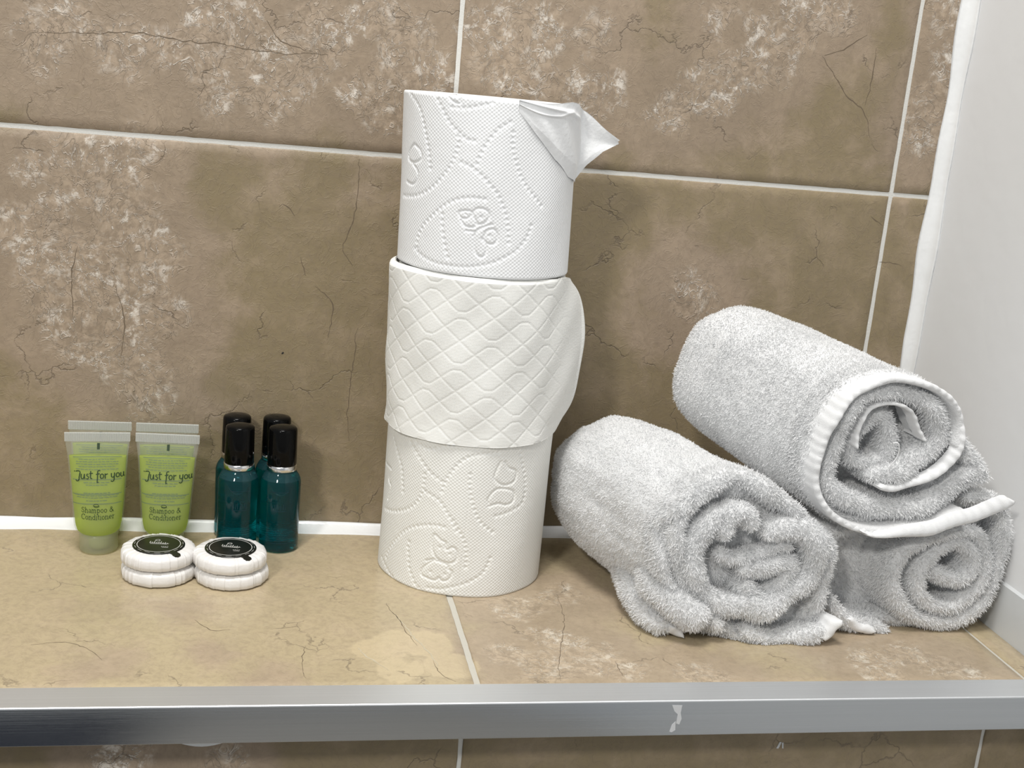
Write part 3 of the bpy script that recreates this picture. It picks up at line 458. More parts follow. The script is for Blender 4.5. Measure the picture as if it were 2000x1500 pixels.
def rf(T, Z):
    s = np.clip((T-.78)/(1.47-.78), 0, 1); s = s**1.7
    zc = (Z-.046)/.0485; prof = np.clip(1-np.abs(zc)**2.4, 0, 1)
    bul = .0128*s*(.10+.90*prof)+.0011*np.clip((T-1.435)/.02, 0, 1)*prof
    flare = .0036*np.clip((-T-.8)/.7, 0, 1)*np.clip(Z/.09, 0, 1)+.0006*np.clip((.006-Z)/.008, 0, 1)
    return .0517+bul+flare-.0036*np.clip((Z-.0922)/.0026, 0, 1)**2*np.clip((.9-T)/.5, 0, 1)+.0005*np.sin(5*T+Z*90)+.0003*np.sin(11*T-Z*160)
def edge_round(T, Z, R_):
    k = np.clip((T-.9)/.57, 0, 1)**2; zc = np.clip(np.abs(Z-.046)/.0485, 0, 1); Z2 = .046+(Z-.046)*(1-.10*k*zc**3)
    T2 = T-.10*k*zc**4
    return R_*np.sin(T2), -R_*np.cos(T2), Z2
link('loose_sheet', sheet_mesh(th, zz, rf, .0008, hm, edge_round), M_PAPQ, t2)
t3 = thing('toilet_roll', 'topmost toilet roll of the stack with torn sheet sticking out right', 'toilet roll', (RC[0]-.0008, RC[1], .1912), 'toilet rolls in the stack')
link('paper', roll_mesh(.0503, .0962, DATA['top'], tilt=.035), M_PAPT, t3); core(.0962, t3, .03)
# torn flap: hugs the roll, then leaves it tangentially to a point
def flap(T, Z, R_):
    # T: 0..1 along, Z: 0..1 up
    a0, a1 = .12, 1.33; ang = a0+(a1-a0)*np.clip(T/.72, 0, 1); ext = np.clip((T-.72)/.28, 0, 1)*.0262
    ztop = .0975-.0010*np.sin(T*9)-.0185*np.clip((T-.72)/.28, 0, 1)**1.15-.003*np.clip((T-.45)/.27, 0, 1)*np.clip((1-T)/.28, 0, 1)
    zlow = np.interp(T, [0, .12, .3, .5, .66, .72, .80, .9, 1], [.0915, .081, .067, .057, .0535, .054, .0635, .0715, .0755])
    z = zlow+(ztop-zlow)*Z
    r = .0506+.0014*np.clip(T/.2, 0, 1)*np.clip(Z/.2, 0, 1)
    fold = .0012*np.exp(-((Z-.88+.25*(T-.3))/.035)**2)*np.clip((.62-T)/.1, 0, 1)+.0010*np.exp(-((Z-.72-.6*(T-.2))/.03)**2)*np.clip((.5-T)/.1, 0, 1)
    r = r+fold+.0005*np.sin(T*23+Z*9)*np.clip(T/.3, 0, 1)
    x = r*np.sin(ang)+ext*math.cos(.30); y = -r*np.cos(ang)+ext*math.sin(.30)
    y = y+.0012*np.sin(Z*5+T*6)*np.clip((T-.6)/.4, 0, 1)
    return x-.03*z, y, z
link('torn_sheet', sheet_mesh(np.linspace(0, 1, 150), np.linspace(0, 1, 90), lambda T, Z: T, .0003, None, flap), M_TORN, t3)

# ------------------------------------------------------------------ towels
def ribbon(path, closed, th_, Lo, Li, org, E, cen, scale, step=2.0, lip=5, jit=0, outward=None, round_ends=True, tst=3.0, t0=0, tap=None):
    """path in mm in the (x, z) plane at org; E direction along the towel, lengths in mm. returns V (m), F, info"""
    P = resample(path, step, closed); n = len(P)
    d = (np.roll(P, -1, 0)-np.roll(P, 1, 0)) if closed else np.gradient(P, axis=0)
    d /= np.linalg.norm(d, axis=1, keepdims=True)+1e-9
    N2 = np.stack([d[:, 1], -d[:, 0]], -1)
    if closed:
        ar = np.sum(P[:, 0]*np.roll(P[:, 1], -1)-np.roll(P[:, 0], -1)*P[:, 1]); sg = 1 if ar > 0 else -1
    else: sg = 1 if np.mean(np.sum((P-np.array(outward if outward else cen))*N2, 1)) > 0 else -1
    N2 *= sg
    to = np.arange(Lo, th_/2, -tst) if Lo > th_/2 else np.array([]); ph = np.linspace(0, PI, lip+2)
    ti = np.arange(th_/2, Li, tst)[1:]
    off = np.r_[np.full(len(to), 1.0), np.cos(ph), np.full(len(ti), -1.0)]*th_/2
    tt = np.r_[to, th_/2*(1-np.sin(ph)), ti]+t0
    wE = np.ones(n)
    if not closed and round_ends:
        s = np.arange(n)*step; e = np.minimum(s, s[-1]-s); wE = np.sqrt(np.clip(1-(1-np.clip(e/(th_*.6), 0, 1))**2, 0, 1))
        if tap: wE = wE*np.clip(.15+.85*s/tap, 0, 1)
    jt = jit*(np.sin(np.arange(n)*step*.11)+.6*np.sin(np.arange(n)*step*.23+1)) if jit else np.zeros(n)
    sc = np.array([scale(x) for x in tt]); cen = np.array(cen)
    P2 = cen+(P[:, None]-cen)*sc[None, :, None]+N2[:, None]*(off[None]*wE[:, None])[..., None]
    T_ = tt[None]+jt[:, None]*np.clip(1-tt/40, 0, 1)[None]
    E = np.array(E); W = np.zeros((n, len(tt), 3)); W[..., 0] = P2[..., 0]; W[..., 2] = P2[..., 1]
    W = W+T_[..., None]*E
    F = grid_faces(n, len(tt), cu=closed)
    if sg < 0: F = F[:, ::-1]
    return (W.reshape(-1, 3)/1000+np.array(org), F, np.repeat(np.arange(n)*step, len(tt)), np.tile(tt, n), np.tile(off, n))
CAM = np.array([0, -.7646, .3])
def fibres(V, F, dens, length, wid, tilt=.55, mask=None, facing=-.25, seed=1):
    r = np.random.default_rng(seed); A = V[F]; c = A.mean(1)
    nrm = np.cross(A[:, 2]-A[:, 0], A[:, 3]-A[:, 1]); ar = np.linalg.norm(nrm, axis=1); nrm = nrm/(ar[:, None]+1e-15); ar = ar/2
    vw = CAM-c; vw /= np.linalg.norm(vw, axis=1, keepdims=True)
    ok = (np.sum(nrm*vw, 1) > facing)
    if mask is not None: ok &= mask
    p = ar*ok; N = int(p.sum()*1e6*dens)
    if N < 1: return np.zeros((0, 3)), np.zeros((0, 3), int)
    f = r.choice(len(F), N, p=p/p.sum()); a, b_ = r.random((2, N, 1))
    q = A[f]; root = (q[:, 0]*(1-a)+q[:, 1]*a)*(1-b_)+(q[:, 3]*(1-a)+q[:, 2]*a)*b_
    n_ = nrm[f]; clump = lumps(root, .009, 3, 4)*.35
    d = n_+r.normal(0, tilt, (N, 3))*.55+clump+np.array([0, 0, -.12]); d /= np.linalg.norm(d, axis=1, keepdims=True)
    l = (length*r.uniform(.55, 1.15, N))[:, None]
    s = np.cross(d, r.normal(size=(N, 3))); s /= np.linalg.norm(s, axis=1, keepdims=True)+1e-9
    bend = r.normal(0, .35, (N, 3))*l*.5; w_ = wid*r.uniform(.7, 1.2, N)[:, None]/2
    root = root-d*.0003; mid = root+d*l*.55+bend*.3; tip = root+d*l+bend+np.array([0, 0, -.10])*l
    Vf = np.stack([root-s*w_, root+s*w_, mid-s*w_*.95, mid+s*w_*.95, tip-s*w_*.35, tip+s*w_*.35], 1).reshape(-1, 3)
    b0 = (np.arange(N)*6)[:, None]
    Ff = np.concatenate([b0+np.array([[0, 1, 3, 2]]), b0+np.array([[2, 3, 5, 4]])])
    return Vf, Ff
def assemble(parts, name, m, parent):
    V, F, o = [], [], 0
    for v, f in parts:
        if len(v) == 0: continue
        V.append(v); F.append(f+o); o += len(v)
    return link(name, mesh_from(np.concatenate(V), np.concatenate(F)), m, parent)
def wob(V, amp, scale, i0=0): return V+lumps(V, scale, i0)*amp
def disc(path, t, org, E, cen, depth_fn, n=14):
    """soft pad filling a closed outline at depth t"""
    P = resample(path, 2.5, True); cen = np.array(cen); V = []
    rs = np.linspace(0, 1, n)
    Q = cen+(P[:, None]-cen)*rs[None, :, None]
    dep = depth_fn(Q[..., 0], Q[..., 1], rs[None, :])*np.ones(Q.shape[:2])+t
    W = np.zeros((*Q.shape[:2], 3)); W[..., 0] = Q[..., 0]; W[..., 2] = Q[..., 1]; W += dep[..., None]*np.array(E)
    F = grid_faces(len(P), n, cu=True)
    V = W.reshape(-1, 3)/1000+np.array(org); A = V[F]; nr = np.cross(A[:, 2]-A[:, 0], A[:, 3]-A[:, 1]).sum(0)
    if nr[1] > 0: F = F[:, ::-1]
    return V, F
def capscale(L, t0, s1=1.0, p=2.0):
    def f(t):
        base = 1+(s1-1)*min(max(t/t0, 0), 1)
        if t > t0: base *= max(0.02, (1-((t-t0)/(L-t0))**p))**.5
        return base
    return f
def towel(name, label, org, az, el, L):
    az, el = math.radians(az), math.radians(el)
    E = np.array([-math.sin(az)*math.cos(el), math.cos(az)*math.cos(el), math.sin(el)])
    o = thing(name, label, 'towel', (org[0], org[1], 0), 'rolled white towels'); return o, E
def fold(pts, rad):
    P = resample(pts, .003); n = len(P); rr = np.interp(np.linspace(0, 1, n), np.linspace(0, 1, len(rad)), rad)
    e = np.minimum(np.arange(n), np.arange(n)[::-1])*.003; rr = rr*np.sqrt(np.clip(1-(1-np.clip(e/rr, 0, 1))**2, .01, 1))
    t = np.gradient(P, axis=0); t /= np.linalg.norm(t, axis=1, keepdims=True); a = np.cross(t, [0, 0, 1.]); a /= np.linalg.norm(a, axis=1, keepdims=True); b_ = np.cross(t, a)
    an = np.arange(22)*2*PI/22
    V = P[:, None]+rr[:, None, None]*(a[:, None]*np.cos(an)[None, :, None]+b_[:, None]*np.sin(an)[None, :, None])
    F = grid_faces(n, 22, cv=True); V = V.reshape(-1, 3)
    A = V[F]; nr = np.cross(A[:, 2]-A[:, 0], A[:, 3]-A[:, 1]); c = np.repeat(P[:n-1], 22, 0)
    if np.mean(np.sum(nr*(A.mean(1)-c), 1)) < 0: F = F[:, ::-1]
    return V, F
def world_to(o, V): return V-np.array(o.location)

DENS, LEN, WID = 2.6, .0024, .00042
def build_towel_A():
    d = DATA['A']; org = np.array((.277, -.163, .045)); L = 150
    o, E = towel('rolled_towel', 'left bottom rolled towel, crumpled end with tucked folds, beside the toilet rolls', org, 20, .5, L)
    cen = (-5, 2); sc = capscale(L, 95, .99, 2.4); parts = []
    def add(path, closed, th_, Lo, Li, amp=.8, dens=DENS, ln=LEN, sd=1, mask=None, **kw):
        V, F, s, t_, off = ribbon(path, closed, th_, Lo, Li, org, E, cen, kw.pop('scale', sc), **kw)
        V = wob(V, amp/1000, .05, sd); V = wob(V, amp/3500, .014, sd+5); parts.append((V, F))
        tf = t_[F].mean(1); L1 = np.where(tf < 16, 1, 0).astype(bool)
        parts.append(fibres(V, F, dens, ln, WID, mask=L1, seed=sd)); parts.append(fibres(V, F, dens*.9, ln*.6, WID*.9, mask=~L1, seed=sd+50))
    add(d['outer'], True, 9, L, 34, 1.6, jit=2.2, sd=1)
    V, F = disc(d['outer'], 7, org, E, cen, lambda x, z, r: 3*np.sin(x*.12)*np.cos(z*.13)+2.5*(1-r)); parts.append((V, F)); parts.append(fibres(V, F, DENS, LEN, WID, seed=9))
    one = lambda t: 1
    add(d['ring'], False, 14, 30, 26, .9, jit=1.2, sd=11, scale=one, t0=-6)
    add(d['hump'], False, 10, 26, 20, .6, sd=12, scale=one, t0=-7)
    add(d['flap1'], False, 8, 26, 20, .7, sd=13, scale=one, t0=-2)
    add(d['flap2'], False, 13, 26, 20, .8, sd=14, scale=one, t0=-3)
    add(d['lip'], False, 9, 46, 26, .9, sd=15, scale=one, t0=-4, jit=1.0)
    for q, (pt, rr) in enumerate(DATA['folds']):
        V, F = fold(pt, rr); V = wob(V, .0008, .03, 16+q); V = wob(V, .0004, .012, 20+q); parts.append((V, F)); parts.append(fibres(V, F, DENS, LEN*.9, WID, seed=16+q))
    add(d['tabR'], False, 10, 34, 20, .8, sd=18, scale=one, t0=-7, jit=1.0)
    parts2 = [(world_to(o, v), f) for v, f in parts if len(v)]
    for v, f in parts2: v[:, 2] = np.maximum(v[:, 2], .0005)
    assemble(parts2, 'terry_cloth', M_TERRY, o)
    # smooth hem corners peeking out of the folds
    for (x, z, a, ln) in ((-42, -40.5, -35, 11), (46, -35, 55, 15)):
        pth = [(x-ln*.5*math.cos(math.radians(a)), z-ln*.5*math.sin(math.radians(a))), (x, z+.5), (x+ln*.5*math.cos(math.radians(a)), z+ln*.5*math.sin(math.radians(a)))]
        V, F, *_ = ribbon(pth, False, 6.5, 14, 14, org, E, (0, 0), one, step=1, t0=-10 if x > 0 else 0, tst=1.5)
        V = wob(V, .0006, .012, 3); V[:, 2] = np.maximum(V[:, 2], .0006)
        link('hem_corner', mesh_from(world_to(o, V), F), M_HEM, o)
build_towel_A()
def build_towel_B():
    d = DATA['B']; org = np.array((.385, -.154, .041)); L = 140
    o, E = towel('rolled_towel', 'right bottom rolled towel against white wall, spiral end in shadow', org, 25, 0, L)
    parts = []; cen = (15, 3); sc = capscale(L, 110, .95); one = lambda t: 1
    def add(path, closed, th_, Lo, Li, amp=.8, sd=1, ln=LEN, **kw):
        V, F, s, t_, off = ribbon(path, closed, th_, Lo, Li, org, E, kw.pop('cen', cen), kw.pop('scale', sc), **kw)
        V = wob(V, amp/1000, .05, sd); V = wob(V, amp/3500, .014, sd+5); parts.append((V, F))
        tf = t_[F].mean(1); m1 = tf < 16
        parts.append(fibres(V, F, DENS, ln, WID, mask=m1, seed=sd)); parts.append(fibres(V, F, DENS*.8, ln*.6, WID*.9, mask=~m1, seed=sd+50))
    add(d['outer'], True, 8, L, 30, 1.2, sd=2, t0=9)
    V, F = disc(d['outer'], 26, org, E, (10, 3), lambda x, z, r: 2.0*np.sin(x*.12)); parts.append((V, F)); parts.append(fibres(V, F, DENS*.6, LEN, WID, seed=8))
    add(d['spiral'], False, 8.6, 60, 30, .5, sd=21, scale=one, step=1.8, jit=.6, outward=(22, 2))
    add(d['tab'], False, 9, 40, 20, .8, sd=22, scale=one, t0=-2)
    parts2 = [(world_to(o, v), f) for v, f in parts if len(v)]
    for v, f in parts2: v[:, 2] = np.maximum(v[:, 2], .0005); v[:, 0] = np.minimum(v[:, 0], XW-.0025-org[0])
    assemble(parts2, 'terry_cloth', M_TERRY, o)
    V, F, *_ = ribbon([(-44, -31), (-36, -36.5), (-27, -38.5)], False, 6, 12, 12, org, E, (0, 0), one, step=1, t0=-5, tst=1.5)
    V = wob(V, .0005, .012, 3); V[:, 2] = np.maximum(V[:, 2], .0006); link('hem_corner', mesh_from(world_to(o, V), F), M_HEM, o)
build_towel_B()
def build_towel_C():
    d = DATA['C']; org = np.array((.345, -.160, .108)); L = 138
    o, E = towel('rolled_towel', 'top rolled towel lying across the other two, ribbed hem around open end', org, 28.5, 10, L)
    parts = []; cen = (4, 4); one = lambda t: 1
    sc = capscale(L, 112, .92, 2.2)
    body = d['O'][4:19]
    def add(path, closed, th_, Lo, Li, amp=.8, sd=1, ln=LEN, nofib=0, front=1, **kw):
        V, F, s, t_, off = ribbon(path, closed, th_, Lo, Li, org, E, kw.pop('cen', cen), kw.pop('scale', sc), **kw)
        V = wob(V, amp/1000, .06, sd); V = wob(V, amp/4500, .014, sd+5)
        if nofib: g_ = .0016*np.exp(-((t_-38.5)/1.2)**2)*(off > 0); c_ = org+np.array(E)*t_[:, None]/1000; dd = c_-V; V = V+dd/np.linalg.norm(dd, axis=1, keepdims=True)*g_[:, None]
        parts.append((V, F))
        tf = t_[F].mean(1); m1 = (tf < 22) & (tf > nofib); m2 = tf >= 22
        if nofib: m2 &= ~((tf > 36.8) & (tf < 40.2)); ln2 = .0014
        else: ln2 = ln*.6
        if front: parts.append(fibres(V, F, DENS, ln if not nofib else .0013, WID, mask=m1, seed=sd))
        parts.append(fibres(V, F, DENS*.95, ln2, WID, mask=m2, seed=sd+50))
        return V, F
    clos = body+[(44, -12), (36, -26), (18, -36)]
    add([[4+(x-4)*.965, 4+(z-4)*.965] for x, z in clos], True, 6, L, 40, 1.0, sd=31, t0=8)
    V, F = disc(clos, 34, org, E, cen, lambda x, z, r: 2.0*np.sin(x*.12)); parts.append((V, F)); parts.append(fibres(V, F, DENS*.6, LEN, WID, seed=8))
    add(d['O'][1:-3], False, 3.6, 95, 26, 0.5, sd=32, nofib=13, jit=.5, outward=(4, 2), tst=2)
    add(d['F'], False, 10.5, 40, 30, .6, sd=33, scale=one, jit=1.2, t0=3, outward=(5, 5))
    add(d['J'], False, 9, 30, 24, .5, sd=34, scale=one, t0=9, outward=(3, 8))
    add(d['tail'], False, 9, 60, 30, .7, sd=35, scale=one, t0=5, outward=(40, 10))
    add(d['corner'], False, 11, 55, 30, .7, sd=36, scale=one, t0=6, outward=(40, 0))
    parts2 = [(world_to(o, v), f) for v, f in parts if len(v)]
    for v, f in parts2: v[:, 0] = np.minimum(v[:, 0], XW-.0025-org[0])
    assemble(parts2, 'terry_cloth', M_TERRY, o)
    # ribbed hem band wrapped round the open end
    def hem(path, th_, Lo, name, t0=-.6, rib=.00028, **kw):
        V, F, s, t_, off = ribbon(path, False, th_, Lo, kw.pop('Li', Lo*.5), org, E, cen, sc, step=.9, tst=1.5, lip=5, jit=.8, outward=(4, 2), t0=t0, **kw)
        ph = s*1.15+.8*np.sin(s*.19)+.5*np.sin(t_*.5); r_ = np.sin(ph)*rib+np.sin(s*.47)*rib*.7
        dirv = np.stack([off/th_*2, -np.ones_like(off)*.8, 0*off], -1)
        V = V+np.stack([0*r_, -r_, .5*r_], -1)
        V = wob(V, .0005, .06, 32); V[:, 0] = np.minimum(V[:, 0], XW-.002)
        return link(name, mesh_from(world_to(o, V), F), M_HEM, o)
    hem([[4+(x-4)*1.012, 4+(z-4)*1.012] for x, z in d['O'][1:]]+[[11, -16.5], [1, -15]], 3.4, 12.5, 'hem_band')
    hem([(p[0], p[1]-1.5) for p in [(-8, -39.5), (2, -42.0)]+d['O'][2::-1]+[(83, -18)]], 9.0, 3, 'turned_hem', t0=-4, Li=3, rib=.0003, tap=40)
    hem(d['I'], 2.0, 16, 'inner_hem', t0=4)
    pth = resample([(13, 4, -2), (17, 5, -1), (19, 0, 0), (18, -6, -2), (14, -14, -1)], .8) if False else np.array([(2.8, 12.5, -3), (5.0, 13, -4), (6.6, 9, -4), (6.2, 4, -3.4), (4, 0, -3), (3.4, -3, -2.4)], float)
    pth = resample(pth, .7); n = len(pth); tang = np.gradient(pth, axis=0); tang /= np.linalg.norm(tang, axis=1, keepdims=True)
    a = np.cross(tang, [0, 0, 1.]); a /= np.linalg.norm(a, axis=1, keepdims=True); b2 = np.cross(tang, a); an = np.arange(6)*PI/3
    Vt = pth[:, None]+.42*(a[:, None]*np.cos(an)[None, :, None]+b2[:, None]*np.sin(an)[None, :, None]); Vt = Vt.reshape(-1, 3)
    W = np.stack([Vt[:, 0], Vt[:, 2], Vt[:, 1]], -1)/1000+org
    link('loose_thread', mesh_from(world_to(o, W), grid_faces(n, 6, cv=True)), M_HEM, o)
build_towel_C()

# ------------------------------------------------------------------ stroke lettering
def arc(cx, cy, rx, ry, a0, a1, n=10): return [(cx+rx*math.cos(math.radians(a)), cy+ry*math.sin(math.radians(a))) for a in np.linspace(a0, a1, n)]
# serif letters: unit = x-height 1, caps 1.5; value = (advance, strokes)
def ser(x, y, w_=.22): return [(x-w_, y), (x+w_, y)]
GL = {
 'S': (1.1, [arc(.5, 1.12, .36, .36, 35, 270)+arc(.5, .38, .38, .38, 90, -145), [(.86, 1.3), (.86, 1.05)], [(.12, .45), (.12, .2)]]),
 'C': (1.25, [arc(.65, .75, .58, .75, 45, 315, 16), [(1.08, 1.45), (1.08, 1.1)]]),
 'h': (1.15, [[(.2, 1.5), (.2, 0)], arc(.55, .62, .33, .36, 170, 0)+[(.88, 0)], ser(.2, 0), ser(.88, 0), [(.02, 1.5), (.2, 1.5)]]),
 'a': (.95, [arc(.42, .72, .28, .27, 160, 0)+[(.70, .1), (.85, .02)], arc(.40, .28, .28, .27, 70, 370)]),
 'm': (1.7, [[(.2, 1), (.2, 0)], arc(.5, .65, .28, .33, 170, 0)+[(.78, 0)], arc(1.08, .65, .28, .33, 170, 0)+[(1.36, 0)], ser(.2, 0), ser(.78, 0, .16), ser(1.36, 0), [(.02, 1), (.2, 1)]]),
 'p': (1.1, [[(.2, 1), (.2, -.5)], arc(.55, .5, .38, .48, 150, -150), ser(.2, -.5), [(.02, 1), (.2, 1)]]),
 'o': (1.05, [arc(.5, .5, .38, .5, 0, 360, 16)]),
 '&': (1.6, [[(1.35, 0), (.45, 1.05)]+arc(.62, 1.22, .24, .26, 200, -20)+[(.3, .65)]+arc(.52, .38, .38, .38, 140, 320)+[(1.15, .7)]]),
 'n': (1.15, [[(.2, 1), (.2, 0)], arc(.55, .62, .33, .36, 170, 0)+[(.88, 0)], ser(.2, 0), ser(.88, 0), [(.02, 1), (.2, 1)]]),
 'd': (1.15, [[(.85, 1.5), (.85, 0)], arc(.48, .5, .38, .48, 30, 330), [(.67, 1.5), (.85, 1.5)], [(.85, 0), (1.02, 0)]]),
 'i': (.55, [[(.25, 1), (.25, 0)], ser(.25, 0), [(.08, 1), (.25, 1)], [(.24, 1.38), (.28, 1.46)]]),
 't': (.7, [[(.3, 1.35), (.3, .2)]+arc(.48, .2, .18, .18, 180, 300), [(.05, 1), (.6, 1)]]),
 'e': (.95, [[(.12, .52), (.82, .52)]+arc(.47, .52, .36, .48, 0, 310, 14)]),
 'r': (.8, [[(.25, 1), (.25, 0)], arc(.58, .6, .33, .38, 170, 60), ser(.25, 0), [(.05, 1), (.25, 1)]]),
 ' ': (.6, [])}
def typeset(s, xh, yh=None):
    yh = yh or xh
    x = 0; out = []
    for ch in s:
        adv, st = GL[ch]
        out += [[((x+a)*xh, b_*yh) for a, b_ in q] for q in st]; x += adv*1.05
    return out, x*xh
# hand-lettered line, x-height 1
def script_line(xh):
    st = [
     [(.15, 1.45), (.05, 1.30)], arc(.75, 1.3, .45, .18, 160, 20)+[(.95, .3)]+arc(.62, .0, .34, .5, 10, -150),      # J
     [(1.35, .95), (1.32, .35)]+arc(1.58, .30, .26, .30, 180, 340)+[(1.95, .95)], [(1.93, .95), (1.95, .25), (2.08, .02)], # u
     arc(2.52, .76, .22, .20, 40, 250)+arc(2.48, .28, .26, .28, 80, -140),                                           # s
     [(3.1, 1.5), (3.02, .3), (3.2, .0), (3.4, .1)], [(2.82, 1.0), (3.50, 1.08)],                                    # t
     arc(4.62, 1.35, .26, .26, 40, 180)+[(4.34, .0), (4.28, -.45)]+arc(4.42, -.5, .16, .2, 180, 330), [(4.05, .85), (4.75, .95)], # f
     arc(5.15, .48, .33, .46, 100, 460, 14),                                                                         # o
     [(5.72, .98), (5.76, .0)], arc(6.02, .62, .28, .34, 165, 50),                                                   # r
     [(6.85, .95), (6.85, .45)]+arc(7.1, .4, .25, .3, 180, 350), [(7.42, 1.0), (7.36, -.1)]+arc(7.05, -.25, .32, .42, 0, -150), # y
     arc(8.0, .48, .32, .44, 100, 460, 14),                                                                          # o
     [(8.55, .92), (8.52, .35)]+arc(8.75, .3, .23, .28, 180, 340), [(9.02, .95), (9.02, .2), (9.15, .02)],           # u
    ]
    return [[(a*xh, b_*xh) for a, b_ in q] for q in st], 9.2*xh
def strokes_mesh(lines, width, surf):
    """lines in metres on (u, v); surf(u, v) -> xyz; flat ribbons"""
    V, F = [], []
    for l in lines:
        P = np.array(l, float)
        if len(P) < 2: continue
        seg = np.linalg.norm(np.diff(P, axis=0), axis=1); tot = seg.sum(); n = max(2, int(tot/(width*1.6))+1)
        dd = np.r_[0, np.cumsum(seg)]; s = np.linspace(0, tot, n); P = np.stack([np.interp(s, dd, P[:, 0]), np.interp(s, dd, P[:, 1])], -1)
        d = np.gradient(P, axis=0); d /= np.linalg.norm(d, axis=1, keepdims=True)+1e-12; nn = np.stack([-d[:, 1], d[:, 0]], -1)*width/2
        b0 = len(V)
        for i in range(n):
            for q in (P[i]-nn[i], P[i]+nn[i]): V.append(surf(q[0], q[1]))
        F += [(b0+2*i, b0+2*i+2, b0+2*i+3, b0+2*i+1) for i in range(n-1)]
    return mesh_from(np.array(V), np.array(F), False)

# ------------------------------------------------------------------ shampoo tubes
def clear_mix(name, trans_col, body_col, fac, rough=.25, transl=.4, spec=.5):
    """part see-through, part milky plastic"""
    m, N, L, b = mat(name); b.inputs['Base Color'].default_value = (*body_col, 1); b.inputs['Roughness'].default_value = rough
    b.inputs['Specular IOR Level'].default_value = spec
    tl = N.new('ShaderNodeBsdfTranslucent'); tl.inputs[0].default_value = (*body_col, 1)
    tp = N.new('ShaderNodeBsdfTransparent'); tp.inputs[0].default_value = (*trans_col, 1)
    m1 = N.new('ShaderNodeMixShader'); m1.inputs[0].default_value = transl; L.new(b.outputs[0], m1.inputs[1]); L.new(tl.outputs[0], m1.inputs[2])
    m2 = N.new('ShaderNodeMixShader'); m2.inputs[0].default_value = fac; L.new(m1.outputs[0], m2.inputs[1]); L.new(tp.outputs[0], m2.inputs[2])
    L.new(m2.outputs[0], N['Material Output'].inputs[0]); return m
M_SHELL = clear_mix('milky_tube_plastic', (.98, .99, .98), (.74, .78, .72), .84, .15, .3, .6)
M_CRIMP = clear_mix('crimped_tube_plastic', (.95, .96, .95), (.72, .74, .72), .35, .3, .3, .5)
M_GEL = clear_mix('yellow_green_gel', (.74, .84, .10), (.62, .72, .03), .42, .3, .5, .2)
M_CAPC = clear_mix('frosted_cap_plastic', (.97, .97, .90), (.72, .72, .56), .6, .25, .35, .5)
M_INK = plain('dark_green_ink', (.012, .035, .008), .5)
M_INKB = plain('faded_green_ink', (.09, .15, .03), .6)
def tube_half(z):
    """half width and half depth of the tube at height z"""
    w_ = np.interp(z, [.0105, .0118, .0140, .0175, .022, .060, .0685, .074], [.0085, .0112, .0133, .0142, .0146, .0172, .0183, .0186])
    d_ = np.interp(z, [.0105, .0118, .0140, .0175, .022, .040, .058, .0675, .074], [.0085, .0110, .0125, .0130, .0128, .0095, .0045, .0009, .0005])
    return w_, d_
def tube_loft(z0, z1, k, n=56, m=34, close=True, inset=0):
    zs = np.linspace(z0, z1, m); an = np.arange(n)*2*PI/n; V = []
    for z in zs:
        w_, d_ = tube_half(z); w_, d_ = w_-inset, max(d_-inset, .0003)
        V.append(np.c_[w_*np.cos(an)*k, d_*np.sin(an)*k, np.full(n, z)])
    V = [np.c_[V[0][:, :2]*.02, np.full(n, z0)]]+V+[np.c_[V[-1][:, :2]*.02, np.full(n, z1)]] if close else V
    return mesh_from(np.concatenate(V), grid_faces(len(V), n, cv=True))
